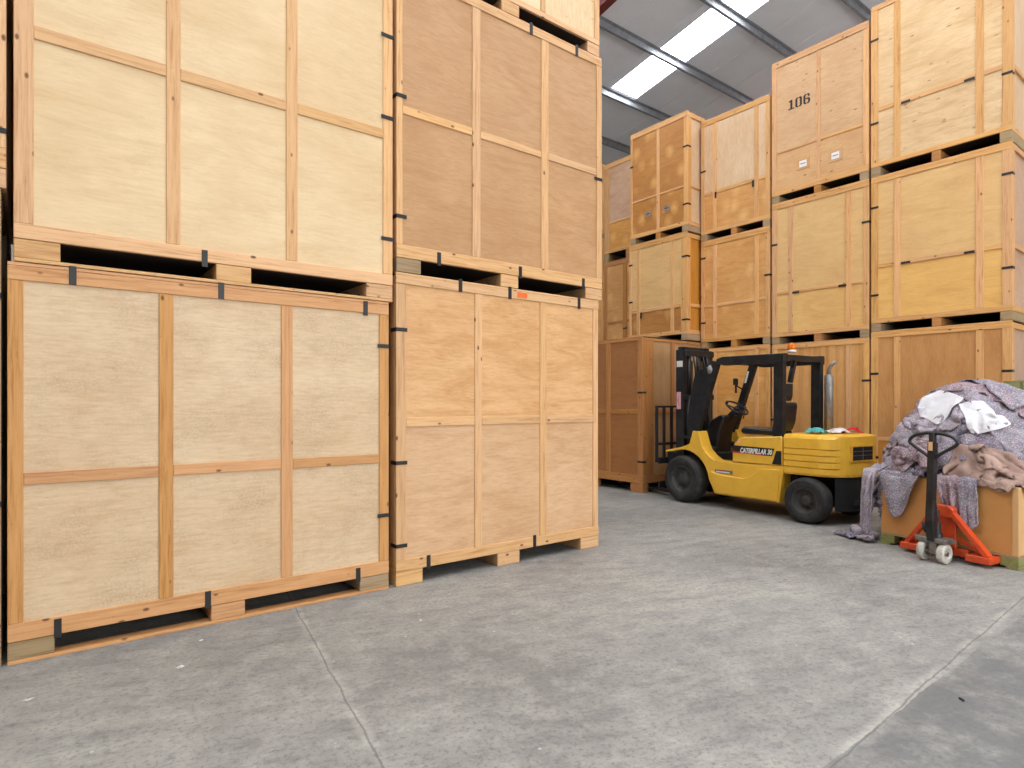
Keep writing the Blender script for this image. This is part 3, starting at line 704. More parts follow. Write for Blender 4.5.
bm = bmesh.new(); tube(bm, [(AX, -.2, .325), (AX, -.85, .325)], .08, 16); tube(bm, [(.10, -.16, .26), (.10, -.89, .26)], .05, 12); link('axles', bm, 'blk_matt', fk)
# mast: outer and inner channels
def chan(bm, x, y, z0, z1, s, dep=.13, wd=.055):
    box(bm, x-dep/2, x+dep/2, y-.008, y+.008, z0, z1, 0)
    for q in (-dep/2, dep/2-.016): box(bm, x+q, x+q+.016, y, y+wd*s, z0, z1, 0)
MX = 2.20
for y, s in ((-.20, -1), (-.85, 1)):
    bm = bmesh.new(); chan(bm, MX, y, .06, 2.26, s, .15, .07); link('outer_mast_channel', bm, 'blk', fk)
    bm = bmesh.new(); chan(bm, MX+.01, y+.055*s, .09, 2.30, s, .12, .05); link('inner_mast_channel', bm, 'blk_matt', fk)
bm = bmesh.new()
box(bm, MX-.11, MX-.05, -.20, -.85, 2.16, 2.25, .006); box(bm, MX-.11, MX-.06, -.20, -.85, 1.50, 1.58, .006); box(bm, MX-.10, MX-.06, -.20, -.85, .55, .68, .006)
box(bm, MX+.0, MX+.07, -.23, -.82, 2.22, 2.31, .006); box(bm, MX-.04, MX+.04, -.23, -.82, .10, .2, .006)
link('mast_crossmembers', bm, 'blk', fk)
for y in (-.31, -.74, -.53):
    bm = bmesh.new(); tube(bm, [(MX-.07, y, .25), (MX-.07, y, 1.55)], .055, 16); tube(bm, [(MX-.07, y, 1.55), (MX-.07, y, 2.16)], .036, 12); link('lift_cylinder', bm, 'blk', fk)
for y in (-.42, -.64):
    bm = bmesh.new(); box(bm, MX-.045, MX-.03, y-.02, y+.02, .6, 2.1, 0); link('lift_chain', bm, 'chain', fk)
bm = bmesh.new()
for y in (-.38, -.46, -.60, -.68): tube(bm, [(MX-.12, y, .7), (MX-.13, y, 1.3), (MX-.14, y, 1.95), (MX-.10, y, 2.16), (MX-.02, y, 2.19)], .014, 8)
link('hydraulic_hoses', bm, 'blk_gloss', fk)
bm = bmesh.new(); prism(bm, [(1.78, 1.0), (2.02, 1.12), (1.96, 1.5), (1.86, 1.9), (1.66, 1.98), (1.58, 1.9), (1.66, 1.5)], -.12, -.18, 'y', .01); link('mast_side_cover', bm, 'blk', fk)
for y in (-.22, -.84):
    bm = bmesh.new(); tube(bm, [(1.55, y, .78), (1.95, y, .90)], .035, 12); tube(bm, [(1.95, y, .90), (2.14, y, .95)], .02, 10); link('tilt_cylinder', bm, 'blk_matt', fk)
FP('mast_label', 'white', box, MX-.055, MX+.06, -.1915, -.1895, 2.0, 2.09, 0)
lb = FP('mast_label', 'pinkp', box, MX-.02, MX+.062, -.1915, -.1895, 1.36, 1.62, 0)
FP('label_mark', 'redp', prism, [(MX+.0, 1.40), (MX+.045, 1.49), (MX+.02, 1.58), (MX+.03, 1.49)], -.1894, -.1884, 'y', parent=lb)
# carriage, backrest, forks
bm = bmesh.new(); box(bm, 2.46, 2.50, -.04, -1.01, .16, .25, .005); box(bm, 2.46, 2.50, -.04, -1.01, .52, .61, .005)
for y in (-.24, -.81): box(bm, 2.28, 2.46, y-.03, y+.03, .12, .70, .005)
link('fork_carriage', bm, 'blk_matt', fk)
for y in (-.02, -.18, -.35, -.525, -.70, -.87, -1.03):
    bm = bmesh.new(); box(bm, 2.49, 2.52, y-.022, y+.022, .55, 1.40, .003); link('backrest_bar', bm, 'blk_matt', fk)
bm = bmesh.new(); box(bm, 2.485, 2.525, -.0, -1.05, 1.38, 1.41, .003); box(bm, 2.485, 2.525, -.0, -1.05, .80, .84, .003); box(bm, 2.485, 2.525, -.0, -1.05, .54, .58, .003)
link('load_backrest', bm, 'blk_matt', fk)
for y in (-.36, -.76):
    bm = bmesh.new(); prism(bm, [(2.505, .045), (2.505, .66), (2.545, .66), (2.55, .10), (2.62, .085), (3.55, .065), (3.55, .045)], y-.055, y+.055, 'y', .004); link('fork', bm, 'blk_matt', fk)

# ------------------------------------------------------------------ cloth: draped sheets, relaxed in numpy over a height field
class Field:
    def __init__(s, x0, x1, y0, y1, res):
        s.x0, s.y0, s.res = x0, y0, res
        s.nx = int((x1-x0)/res)+1; s.ny = int((y1-y0)/res)+1
        s.h = np.zeros((s.nx, s.ny))
    def at(s, x, y):
        fx = np.clip((x-s.x0)/s.res, 0, s.nx-1.001); fy = np.clip((y-s.y0)/s.res, 0, s.ny-1.001)
        i = fx.astype(int); j = fy.astype(int); a = fx-i; b = fy-j
        H = s.h
        return H[i, j]*(1-a)*(1-b)+H[i+1, j]*a*(1-b)+H[i, j+1]*(1-a)*b+H[i+1, j+1]*a*b
    def raise_to(s, P, lift):
        q = np.concatenate([P.reshape(-1, 3), ((P[1:, 1:]+P[:-1, :-1])/2).reshape(-1, 3), ((P[1:, :]+P[:-1, :])/2).reshape(-1, 3), ((P[:, 1:]+P[:, :-1])/2).reshape(-1, 3)])
        i = np.clip(np.rint((q[:, 0]-s.x0)/s.res).astype(int), 0, s.nx-1); j = np.clip(np.rint((q[:, 1]-s.y0)/s.res).astype(int), 0, s.ny-1)
        np.maximum.at(s.h, (i, j), q[:, 2]+lift)
def drape(field, cx, cy, w, l, ang, crumple, seed, n=30, steps=110, z0=None, thick=.014, grip=.12):
    rg = np.random.RandomState(seed)
    nu = n; nv = max(6, int(n*l/w)); du = w/(nu-1); dv = l/(nv-1)
    U_, V_ = np.meshgrid(np.arange(nu)*du-w/2, np.arange(nv)*dv-l/2, indexing='ij')
    # crumpled start: squeeze the sheet and fold it in waves
    P = np.zeros((nu, nv, 3)); c, s = math.cos(ang), math.sin(ang)
    a, b = U_*crumple[0], V_*crumple[1]
    wav = sum(np.sin(U_*f1+V_*f2+ph)*am for f1, f2, ph, am in [(rg.uniform(-16, 16), rg.uniform(-16, 16), rg.uniform(0, 6), rg.uniform(.015, .05)) for _ in range(6)])
    a = a + .5*np.roll(wav, 3, 0); b = b + .5*np.roll(wav, 5, 1)
    P[..., 0] = cx + a*c - b*s; P[..., 1] = cy + a*s + b*c
    P[..., 2] = field.at(P[..., 0], P[..., 1])*.6 + (field.h.max()*.4 if z0 is None else 0) + .08 + wav*1.5
    Q = P.copy(); dt2 = .0035
    con_m = None
    def con(A, B, L, k):
        d = B-A; ln = np.sqrt((d*d).sum(-1, keepdims=True))+1e-9
        g = d*((ln-L)/ln)*.5*k
        A += g; B -= g
    for st in range(steps):
        vel = (P-Q)*.93; Q = P.copy(); P = P+vel; P[..., 2] -= dt2
        for it in range(4):
            P0 = P.copy()
            for o in (0, 1):
                con(P[o:-1:2], P[o+1::2][:P[o:-1:2].shape[0]], du, 1.0)
                con(P[:, o:-1:2], P[:, o+1::2][:, :P[:, o:-1:2].shape[1]], dv, 1.0)
            dg = math.hypot(du, dv)
            A, B = P[:-1, :-1], P[1:, 1:]; d = B-A; ln = np.sqrt((d*d).sum(-1, keepdims=True))+1e-9; g = d*((ln-dg)/ln)*.12; P[:-1, :-1] += g; P[1:, 1:] -= g
            A, B = P[1:, :-1], P[:-1, 1:]; d = B-A; ln = np.sqrt((d*d).sum(-1, keepdims=True))+1e-9; g = d*((ln-dg)/ln)*.12; P[1:, :-1] += g; P[:-1, 1:] -= g
            for sp, L in ((2, 1),):
                for axn, dl in ((0, du), (1, dv)):
                    A = P[:-2] if axn == 0 else P[:, :-2]; B = P[2:] if axn == 0 else P[:, 2:]
                    d = B-A; ln = np.sqrt((d*d).sum(-1, keepdims=True))+1e-9
                    g = d*(np.minimum(ln-dl*1.75, 0)/ln)*.12
                    A += g; B -= g
            if con_m is not None:
                P[..., :2] = np.where(con_m[..., None], P0[..., :2]+(P[..., :2]-P0[..., :2])*grip, P[..., :2])
            hh = field.at(P[..., 0], P[..., 1]); pen = hh+thick-P[..., 2]
            m = pen > 0; con_m = pen > -.006
            if m.any():
                e = field.res
                gx = (field.at(P[..., 0]+e, P[..., 1])-field.at(P[..., 0]-e, P[..., 1]))/(2*e)
                gy = (field.at(P[..., 0], P[..., 1]+e)-field.at(P[..., 0], P[..., 1]-e))/(2*e)
                nn_ = np.sqrt(gx*gx+gy*gy+1)
                k = np.where(m, pen/(nn_*nn_), 0)
                P[..., 0] -= k*gx; P[..., 1] -= k*gy; P[..., 2] += k
                # friction
                Q = np.where(m[..., None], Q*.25+P*.75, Q)
    return P
def up2(P):
    nu, nv, _ = P.shape
    A = np.zeros((2*nu-1, nv, 3)); A[::2] = P; A[1::2] = (P[1:]+P[:-1])/2
    B = np.zeros((2*nu-1, 2*nv-1, 3)); B[:, ::2] = A; B[:, 1::2] = (A[:, 1:]+A[:, :-1])/2
    for _k in range(1):
        B[1:-1] = B[1:-1]*.5 + (B[2:]+B[:-2])*.25; B[:, 1:-1] = B[:, 1:-1]*.5 + (B[:, 2:]+B[:, :-2])*.25
    return B
def crease(P, w, l, seed, amp):
    """fine creases pushed along the normals, laid out in the cloth's own coordinates"""
    P = up2(P); nu, nv, _ = P.shape
    tu = np.gradient(P, axis=0); tv = np.gradient(P, axis=1); N = np.cross(tu, tv); N /= np.linalg.norm(N, axis=-1, keepdims=True)+1e-9
    rg = random.Random(seed); ang = rg.uniform(0, 3.14); c, s = math.cos(ang), math.sin(ang)
    D = np.zeros((nu, nv))
    for i in range(nu):
        for j in range(nv):
            x, y = i/(nu-1)*w, j/(nv-1)*l; a, b = x*c-y*s, x*s+y*c
            wx = noise.noise(Vector((x*2.5+seed, y*2.5, 1)))*.25
            r1 = 1-abs(noise.noise(Vector((a*3.0+wx*3, b*8.5+wx*6, seed*1.7))))*2.6
            r2 = 1-abs(noise.noise(Vector((b*7+wx*5, a*15, seed*2.9+5))))*2.4
            D[i, j] = max(r1, -.2)*.75 + max(r2, -.2)*.4
    return P + N*np.sign(N[..., 2:3]+1e-6)*(D[..., None]*amp)
def cloth_obj(name, P, mat, thick=.012, sub=1, origin=None, dims=None, amp=.033, seed=1):
    if dims: P = crease(P, dims[0], dims[1], seed, amp)
    nu, nv, _ = P.shape
    o0 = Vector(origin) if origin is not None else Vector((float(P[..., 0].mean()), float(P[..., 1].mean()), float(P[..., 2].min())))
    vs = [(float(x)-o0.x, float(y)-o0.y, float(z)-o0.z) for x, y, z in P.reshape(-1, 3)]
    fs = [(i*nv+j, (i+1)*nv+j, (i+1)*nv+j+1, i*nv+j+1) for i in range(nu-1) for j in range(nv-1)]
    me = bpy.data.meshes.new(name); me.from_pydata(vs, [], fs); me.materials.append(M[mat])
    for p in me.polygons: p.use_smooth = True
    o = bpy.data.objects.new(name, me); C.objects.link(o); o.location = o0
    md = o.modifiers.new('thick', 'SOLIDIFY'); md.thickness = thick; md.offset = 0
    ms = o.modifiers.new('smooth', 'SUBSURF'); ms.levels = sub; ms.render_levels = sub
    return o

# ------------------------------------------------------------------ pallet, box and heap of blankets
BA = math.atan2(-1.14, -.20)          # local x runs along the box front, left to right
bx, by = math.cos(BA), math.sin(BA)   # (-.173,-.985)
BO = (6.92, 2.70)
pal = thing('wooden_pallet', 'green-stained wooden pallet under the brown fibreboard box', 'pallet', (BO[0], BO[1], 0), BA, 'green-stained pallets')
PW, PD = 1.20, 1.15
for i, x in enumerate((0, .53, PW-.14)):
    for y in (0, PD/2-.07, PD-.14): part('pallet_block', 'tim_green_y', pal, box, x, x+.14, y, y+.14, .02, .10, .004)
for y in (0, PD/2-.05, PD-.10): part('deck_board', 'tim_old_x', pal, box, 0, PW, y, y+.10, .101, .12, .003)
for x in (0, .55, PW-.1): part('base_board', 'tim_green_y', pal, box, x, x+.10, 0, PD, .0, .019, .003)
bxo = thing('fibreboard_box', 'large open brown fibreboard box on the pallet, blankets spilling over it', 'box', (BO[0], BO[1], .121), BA)
BH = .60
bm = bmesh.new(); box(bm, .0, 1.19, .01, .026, 0, BH, .003); link('front_wall', bm, 'card', bxo)
bm = bmesh.new(); box(bm, 0, 1.19, 1.10, 1.116, 0, BH, .003); link('back_wall', bm, 'card', bxo)
bm = bmesh.new(); box(bm, 0, .016, .027, 1.099, 0, BH, .003); link('side_wall', bm, 'card', bxo)
bm = bmesh.new(); box(bm, 1.174, 1.19, .027, 1.099, 0, BH, .003); link('side_wall', bm, 'card_edge', bxo)
bm = bmesh.new(); box(bm, .02, 1.17, .03, 1.09, .002, .02, 0); link('base_sheet', bm, 'card', bxo)
bm = bmesh.new(); box(bm, 1.15, 1.195, .004, .0095, 0, BH, .001); box(bm, 1.1905, 1.1955, .004, .06, 0, BH, .001); link('corner_batten', bm, 'card_edge', bxo)

def dome(x, y):
    r = ((x-7.62)/.80)**2 + ((y-2.12)/.86)**2
    r2 = ((x-7.52)/.66)**2 + ((y-2.08)/.80)**2
    return np.maximum(1.18*np.clip(1-r**1.5, 0, 1)**.6, 1.60*np.clip(1-r2**1.3, 0, 1)**.58)
F = Field(5.9, 9.15, .5, 4.2, .035)
GX, GY = np.meshgrid(np.arange(F.nx)*F.res+F.x0, np.arange(F.ny)*F.res+F.y0, indexing='ij')
lx = (GX-BO[0])*bx + (GY-BO[1])*by; ly = -(GX-BO[0])*by + (GY-BO[1])*bx
inb = (lx > -.01) & (lx < 1.2) & (ly > .0) & (ly < 1.13)
core = np.maximum(dome(GX, GY), np.where(inb, .735, 0))
F.h = np.maximum(core, np.where((GX > 8.36) & (GY < 2.07), 1.72, 0))
# the packed blankets underneath, nobody could count them: a wrinkled mass
bm = bmesh.new(); grid = {}
st_ = 2
for i in range(0, F.nx, st_):
    for j in range(0, F.ny, st_):
        x, y = GX[i, j], GY[i, j]; d_ = float(dome(x, y))
        h_ = d_
        if inb[i, j]: h_ = max(d_, .70)
        if h_ > .06:
            w_ = noise.noise(Vector((x*5, y*5, 0)))*.03
            if lx[i, j] > .03 and lx[i, j] < 1.16 and ly[i, j] > .04 and ly[i, j] < 1.08 or not inb[i, j]:
                grid[i, j] = bm.verts.new((x, y, h_-.03+w_))
for (i, j), v_ in list(grid.items()):
    q = [grid.get(k) for k in ((i, j), (i+st_, j), (i+st_, j+st_), (i, j+st_))]
    if all(q) : bm.faces.new(q).smooth = True
bmesh.ops.recalc_face_normals(bm, faces=bm.faces[:])
for v_ in bm.verts: v_.co -= Vector((7.7, 2.2, 0))
core_o = link('packed_blankets', bm, 'wool_c'); core_o.location = (7.7, 2.2, 0)
tag(core_o, 'dark underlying mass of packed blankets filling the box and the heap', 'blankets'); core_o['kind'] = 'stuff'
W_ = ['wool_a', 'wool_b', 'wool_c', 'wool_d']
DESC = {'wool_a': 'grey speckled', 'wool_b': 'mauve', 'wool_c': 'slate', 'wool_d': 'light lilac-grey', 'wool_e': 'taupe brown'}
sheets = [ # cx, cy, w, l, angle, crumple, mat, where, n
 (7.50, 2.68, 1.1, .75, 1.4, (.60, .72), 'wool_a', 'low on the left rear flank of the heap', 30),
 (7.95, 2.05, 1.3, .9, .9, (.62, .72), 'wool_b', 'on the far side of the heap', 30),
 (7.10, 2.50, .95, .6, 1.9, (.55, .70), 'wool_c', 'low on the heap just above the box left end', 28),
 (7.15, 1.60, 1.1, .7, 1.3, (.58, .70), 'wool_a', 'low on the right front slope of the heap', 30),
 (7.30, 2.66, 1.0, .55, 1.2, (.52, .70), 'wool_d', 'on the left shoulder of the heap above the slate one', 30),
 (7.55, 1.55, 1.1, .8, .4, (.55, .70), 'wool_c', 'on the right shoulder of the heap at the photo edge', 30),
 (7.12, 2.12, 1.2, .6, 1.7, (.52, .66), 'wool_c', 'in the lower middle of the heap', 32),
 (7.45, 2.50, 1.0, .6, .9, (.55, .70), 'wool_b', 'high on the left shoulder of the heap', 30),
 (7.18, 1.80, 1.2, .65, 1.4, (.55, .66), 'wool_a', 'with long folds across the middle of the heap', 34),
 (7.25, 2.28, 1.1, .5, 1.9, (.50, .72), 'wool_d', 'crumpled below the left white cloth', 32),
 (7.40, 1.75, 1.2, .7, 1.1, (.55, .70), 'wool_a', 'below the top folds on the right', 34),
 (6.98, 1.78, .90, .34, 1.42, (.62, .75), 'wool_e', 'lying along the right rim of the box', 28),
 (7.05, 1.66, .9, .40, 1.7, (.60, .70), 'wool_e', 'behind the one on the box rim', 28),
 (7.00, 2.36, .70, .34, 1.4, (.60, .75), 'wool_b', 'rumpled behind the box rim left of the handle', 24),
 (7.48, 2.00, 1.2, .45, 1.6, (.55, .72), 'wool_b', 'in long folds just under the summit of the heap', 36),
 (7.62, 2.08, 1.1, .6, 1.3, (.62, .72), 'wool_a', 'over the very summit of the heap', 30),
]
import time as _t
for k, (cx_, cy_, w_, l_, an_, cr_, mt_, lb_, n_) in enumerate(sheets):
    P = drape(F, cx_, cy_, w_, l_, an_, cr_, 100+k, n=n_, steps=70, thick=.018)
    F.raise_to(P, .004)
    tag(cloth_obj('moving_blanket', P, mt_, .012, sub=0, dims=(w_, l_), seed=k+3), DESC[mt_]+' blanket '+lb_, 'blanket', 'moving blankets heaped on the box')
# blanket ends hanging over the front of the box, in box coordinates
def flap(x0, x1, drop, folds, mat, label, seed, inside=.22, lean=0.0, bulge=.05):
    nu, nv = 30, 44; P = np.zeros((nu, nv, 3)); L_ = inside+max(drop)
    for i in range(nu):
        a = i/(nu-1); D = np.interp(a, np.linspace(0, 1, len(drop)), drop)
        for j in range(nv):
            q = j/(nv-1)*(inside+D)-inside     # signed run from the rim
            f = math.sin(a*math.pi*2*folds+seed)*.5+math.sin(a*math.pi*2*folds*1.7+seed*2)*.3
            nar = 1-.22*max(0, q)/max(D, .01)*(folds > 1.5)
            x = x0+(x1-x0)*(.5+(a-.5)*nar)+lean*max(0, q)
            if q < 0: y = -.035 - q*.95; z = BH+.035+f*.02*min(1, -q*9)+.25*max(0, -q-.05)
            elif q < .07: t_ = q/.07*math.pi/2; y = -.035-math.sin(t_)*.02; z = BH+.035-(1-math.cos(t_))*.05
            else: y = -.055-(.022+bulge*.5*min(1, q*4))*(f+.8)*.6; z = BH-.015-(q-.07)
            P[i, j] = (BO[0]+bx*x-by*y, BO[1]+by*x+bx*y, .121+z)
    o = cloth_obj('moving_blanket', P, mat, .012, sub=0, dims=(x1-x0, L_), amp=.009, seed=seed)
    tag(o, label, 'blanket', 'moving blankets heaped on the box')
flap(-.15, -.015, [.62, .69, .66, .70, .64], 1.6, 'wool_d', 'light grey blanket end hanging down to the floor left of the box', 21, bulge=.06, lean=-.05)
flap(.03, .40, [.10, .22, .38, .46, .47, .42, .30, .16, .04], 1.3, 'wool_a', 'grey speckled blanket corner hanging in a tongue over the box front left of the handle', 11)
flap(.545, .79, [.10, .26, .36, .42, .46, .48, .47, .44], 2.4, 'wool_b', 'mauve blanket end with folds hanging over the box front right of the handle', 12, lean=.12)
flap(.765, .90, [.42, .46, .48, .47, .45, .40], .8, 'wool_a', 'narrow grey blanket end hanging over the box front, furthest right', 14, bulge=.03, lean=.05)
# white cloths near the top
for k, (cx_, cy_, w_, l_, an_, lb_) in enumerate([(7.26, 2.22, .40, .34, .9, 'white cloth near the top of the blanket heap, the left one'), (7.20, 1.94, .34, .34, .5, 'white cloth near the top of the blanket heap, the right pointed one')]):
    P = drape(F, cx_, cy_, w_, l_, an_, (.9, .95), 300+k, n=16, steps=60, thick=.03)
    F.raise_to(P, .004)
    tag(cloth_obj('white_cloth', P, 'wool_w', .006, dims=(w_, l_), amp=.006, seed=k+50), lb_, 'cloth', 'white cloths on the heap')
# blanket trailing off the left of the box to the floor
P = drape(F, 7.12, 2.86, .75, .95, .5, (.7, .85), 401, n=26, steps=110); F.raise_to(P, .004)
tag(cloth_obj('moving_blanket', P, 'wool_d', dims=(.75, .95), sub=0, seed=60), 'light grey blanket trailing down to the floor left of the box', 'blanket', 'moving blankets heaped on the box')
P = drape(F, 6.98, 3.02, .35, .22, 1.2, (.85, .7), 402, n=14, steps=60, z0=0)
tag(cloth_obj('moving_blanket', P, 'wool_c', dims=(.35, .22), amp=.012, seed=61), 'dark blanket end lying flat on the floor between forklift and box', 'blanket', 'moving blankets heaped on the box')

# crate and pallet standing behind the heap at the right photo edge
right('low crate with a pallet on it behind the blanket heap at the right photo edge', 8.42, 2.03, .85, 0, 1.58, [(2.03, 1.95), (.93, .85)], (.8, .86), up='ply_c', side='ply_c', depth=.74)
p2 = thing('wooden_pallet', 'green-stained pallet lying on the low crate behind the blanket heap', 'pallet', (8.40, 2.035, 1.578), R0, 'green-stained pallets')
for x in (0, .52, 1.06):
    for y in (0, .62): part('pallet_block', 'tim_green_y', p2, box, x, x+.14, y, y+.14, .02, .10, .004)
for y in (0, .31, .66): part('deck_board', 'tim_green_x', p2, box, 0, 1.2, y, y+.10, .101, .12, .003)
for x in (0, .54, 1.1): part('base_board', 'tim_green_y', p2, box, x, x+.10, 0, .76, .0, .019, .003)

# ------------------------------------------------------------------ pallet truck
TA = math.atan2(-.173, .985)     # local x = towards the pallet (away from the camera)
pt = thing('pallet_truck', 'orange-red hand pallet truck with a black looped handle, parked at the box', 'pallet truck', (6.50, 2.085, 0), TA)
def PT(name, mat, fn, *a, **k): return part(name, mat, pt, fn, *a, **k)
for s in (-1, 1):
    bm = bmesh.new(); prism(bm, [(.22, .07), (.22, .085), (1.25, .085), (1.28, .07), (1.28, .05), (.22, .04)], s*.20, s*.36, 'y', .004)
    fo = link('fork', bm, 'orange', pt)
    bm = bmesh.new(); lathe(bm, [(.03, 0), (.037, .005), (.037, .075), (.03, .08)], (1.12, s*.28-.04, .037), 'y', 20); link('load_roller', bm, 'nylon', fo)
    # A-frame side leg, from the head down to the fork heel
    bm = bmesh.new(); bar(bm, (.155, s*.055, .47), (.20, s*.35, .085), .035, .075, (1, 0, 0)); link('frame_leg', bm, 'orange', pt)
    bm = bmesh.new(); prism(bm, [(.13, .035), (.13, .095), (.34, .095), (.34, .035)], s*.19, s*.385, 'y', .005); link('heel_box', bm, 'orange', pt)
    bm = bmesh.new(); bar(bm, (.22, s*.10, .20), (.24, s*.30, .09), .03, .03); link('brace', bm, 'orange', pt)
bm = bmesh.new(); prism(bm, [(-.075, .40), (.075, .40), (.10, .475), (.06, .505), (-.06, .505), (-.10, .475)], .12, .20, 'x', .006)
box(bm, .18, .22, -.19, .19, .05, .12, .004); box(bm, .16, .19, -.10, .10, .12, .42, .004)
link('frame_head', bm, 'orange', pt)
bm = bmesh.new(); lathe(bm, [(.05, 0), (.055, .01), (.055, .06), (.04, .07), (.04, .16), (.03, .165)], (.03, 0, .20), 'z', 24); tube(bm, [(.03, 0, .36), (.05, 0, .47)], .02, 12); tube(bm, [(.03, .06, .24), (.03, .10, .28), (.02, .10, .34)], .018, 10)
link('hydraulic_pump', bm, 'blk', pt)
bm = bmesh.new(); prism(bm, [(-.05, .175), (.09, .175), (.11, .20), (.09, .225), (-.06, .225)], -.12, .12, 'y', .008); bar(bm, (.02, -.17, .205), (.02, .17, .205), .03, .03)
tube(bm, [(.0, -.115, .09), (.0, .115, .09)], .016, 12); box(bm, -.02, .03, -.035, .035, .07, .2, .004)
link('steering_yoke', bm, 'steel', pt)
for s in (-1, 1):
    bm = bmesh.new(); lathe(bm, [(.055, 0), (.082, .0), (.09, .008), (.09, .05), (.082, .058), (.055, .058), (.05, .045), (.02, .045), (.02, .015), (.05, .015), (.055, 0)], (.0, s*.085-.029+(.0), .09), 'y', 32, (False, False))
    wh = link('steer_wheel', bm, 'nylon', pt)
    bm = bmesh.new(); tube(bm, [(0, s*.085-.032, .09), (0, s*.085+.032, .09)], .022, 12); link('wheel_hub', bm, 'steel', wh)
bm = bmesh.new(); prism(bm, [(-.06, .19), (-.01, .19), (.0, .40), (-.02, .56), (-.075, .56), (-.09, .38)], -.035, .035, 'y', .006); bar(bm, (-.05, 0, .5), (-.02, 0, 1.09), .055, .065, (1, 0, 0))
link('handle_shaft', bm, 'blk', pt)
bm = bmesh.new()
loop = []
for k in range(40):
    a_ = 2*math.pi*k/40 - math.pi/2
    yy = .205*math.cos(a_); t2 = (math.sin(a_)+1)/2
    zz = .935 + .245*(t2**.62)
    yy *= (.42+.58*min(1, t2*2.2)**.8) if t2 < .46 else 1
    loop.append((-.03+.02*t2, yy, zz))
tube(bm, loop, .0155, 10, closed=True); link('handle_loop', bm, 'blk_gloss', pt)
bm = bmesh.new(); box(bm, -.05, .005, -.022, .022, 1.09, 1.19, .005); hd = link('handle_bracket', bm, 'blk', pt)
PT('handle_label', 'tim_pale_z', box, -.062, -.056, -.018, .018, 1.02, 1.10, .001)
bm = bmesh.new(); tube(bm, [(-.02, .02, 1.10), (-.02, .10, 1.115), (-.02, .15, 1.11)], .006, 6); link('release_lever', bm, 'steel', pt)

# ------------------------------------------------------------------ rags on the forklift
Fr = Field(6.6, 9.3, 2.6, 5.2, .03)
R_ = Matrix.Rotation(FA, 4, 'Z'); o_ = Vector((7.33, 3.61, 0))
GX2, GY2 = np.meshgrid(np.arange(Fr.nx)*Fr.res+Fr.x0, np.arange(Fr.ny)*Fr.res+Fr.y0, indexing='ij')
Fr.h[:] = 1.068
for nm, lx_, ly_, w_, l_, an_, cr_, mt_, lb_ in [
    ('rag', .16, -.36, .46, .36, .3, (.6, .5), 'rag_teal', 'crumpled teal rag on top of the forklift counterweight, nearest the guard post'),
    ('rag', .04, -.62, .42, .40, 1.0, (.42, .42), 'rag_white', 'crumpled white rag on the forklift counterweight'),
    ('rag', -.03, -.82, .40, .34, 2.0, (.48, .42), 'rag_red', 'crumpled red rag on the forklift counterweight beside the exhaust')]:
    wp = o_ + R_ @ Vector((lx_, ly_, 0))
    n_ = 26; sd = lx_*31+7; P = np.zeros((n_, n_, 3))
    for i in range(n_):
        for j in range(n_):
            a, b = (i/(n_-1)-.5)*w_*.62, (j/(n_-1)-.5)*l_*.62
            q = Vector((a*9+sd, b*9, sd)); dv = noise.noise_vector(q)*.045+noise.noise_vector(q*2.3)*.022
            r2_ = (a*a+b*b)/(w_*.36)**2
            z = max(0, 1-r2_)*.065 + dv.z*.75
            P[i, j] = (wp.x+a*math.cos(an_)-b*math.sin(an_)+dv.x, wp.y+a*math.sin(an_)+b*math.cos(an_)+dv.y, 1.074+max(.003+.004*math.sin(i*3+j), z))
    Fr.raise_to(P, .003)
    tag(cloth_obj('rag', P, mt_, .004), lb_, 'rag', 'rags left on the forklift')

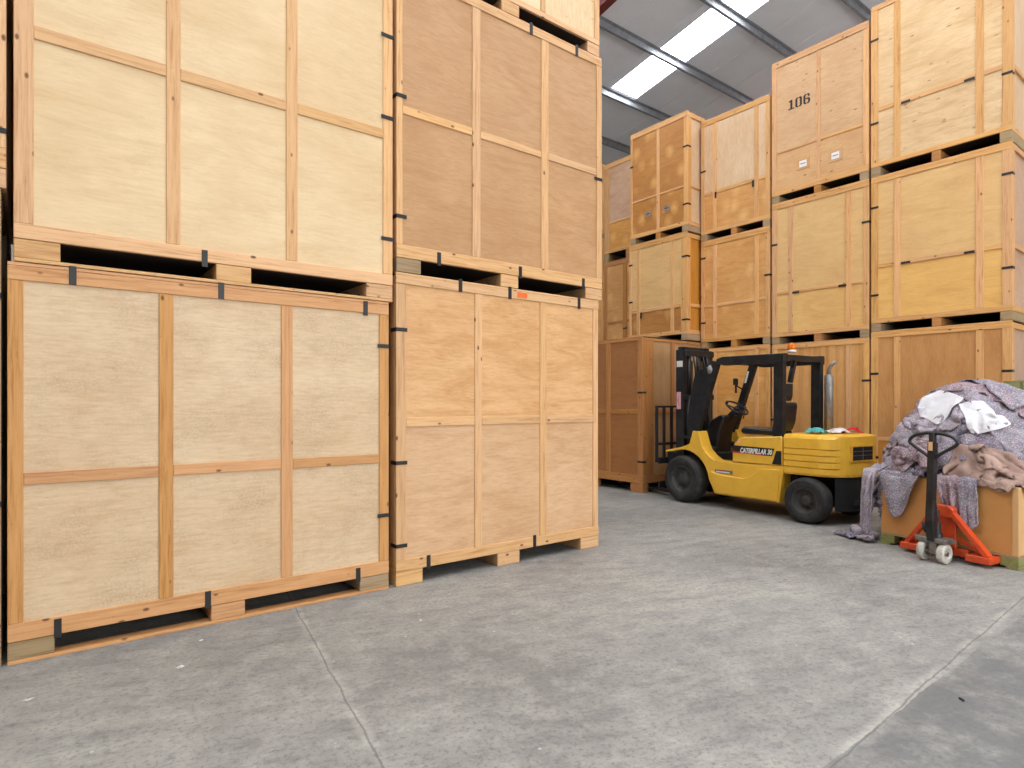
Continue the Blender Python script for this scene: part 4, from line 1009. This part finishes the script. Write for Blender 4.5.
# ------------------------------------------------------------------ litter on the floor
def scrap(x, y, s, a, mat, label, seed):
    rg = random.Random(seed); bm = bmesh.new(); n_ = 7
    c = bm.verts.new((0, 0, s*.22)); ring = []
    for k in range(n_):
        an = 2*math.pi*k/n_; r = s*rg.uniform(.45, 1.0)
        ring.append(bm.verts.new((r*math.cos(an), r*.6*math.sin(an), rg.uniform(0.001, .25)*s)))
    for k in range(n_): bm.faces.new((c, ring[k], ring[(k+1) % n_]))
    r_ = bmesh.ops.solidify(bm, geom=bm.faces[:], thickness=.002)
    zmin = min(v_.co.z for v_ in bm.verts)
    for v_ in bm.verts: v_.co.z -= zmin
    o = link('debris_scrap', bm, mat); o.location = (x, y, 0); o.rotation_euler = (0, 0, a)
    tag(o, label, 'debris', 'scraps of litter on the concrete')
scrap(.61, 3.79, .035, .6, 'paper', 'pale paper scrap on the floor before the weathered bottom left crate', 1)
scrap(-.05, 3.83, .028, .1, 'paper', 'pale paper scrap on the floor at the left photo edge', 2)
scrap(.78, 4.14, .022, .4, 'paper', 'small pale scrap close under the weathered bottom left crate', 3)
scrap(2.02, 3.63, .022, 1.4, 'paper', 'small pale scrap on the floor before the gap between the floor crates', 4)
scrap(4.85, 2.62, .022, 2.2, 'clip', 'dark scrap on the floor in the middle of the aisle', 5)
scrap(3.58, 1.03, .03, .7, 'clip', 'dark crumpled scrap on the floor beyond the joint at lower right', 6)
scrap(3.15, 2.25, .02, .7, 'exh', 'grey scrap on the open floor', 7)

# ------------------------------------------------------------------ light, world, camera
w = bpy.data.worlds.new('World'); S.world = w; w.use_nodes = True
bg = w.node_tree.nodes['Background']; bg.inputs[0].default_value = (.93, .96, 1, 1); bg.inputs[1].default_value = 1.5
# added unseen area lamp behind the camera, brightens crate fronts and roof
L = bpy.data.lights.new('added_fill_light', 'AREA'); L.shape = 'RECTANGLE'; L.size = 7; L.size_y = 5.0; L.energy = 850; L.color = (1, .975, .94)
lo = bpy.data.objects.new('added_fill_light', L); C.objects.link(lo); lo.location = (4, -8.95, 2.65); lo.rotation_euler = (math.radians(90), 0, 0)

cam = bpy.data.cameras.new('camera'); co = bpy.data.objects.new('camera', cam); C.objects.link(co)
cam.sensor_fit = 'HORIZONTAL'; cam.sensor_width = 36; cam.lens = 612/1024*36
cam.shift_y = (402.5-384)/1024; cam.clip_start = .05; cam.clip_end = 200
t_l = math.hypot(794, 612); ca, cb = 794/t_l, 612/t_l
co.location = (0, 0, 1.46)
co.rotation_euler = (math.pi/2, 0, -math.atan2(cb, ca))   # looks along (cb, ca)
S.camera = co
S.view_settings.view_transform = 'Standard'; S.view_settings.look = 'None'
S.view_settings.exposure = -0.12; S.view_settings.gamma = 1.0; S.view_settings.use_curve_mapping = False
S.cycles.use_denoising = True
S.cycles.max_bounces = 8; S.cycles.diffuse_bounces = 5
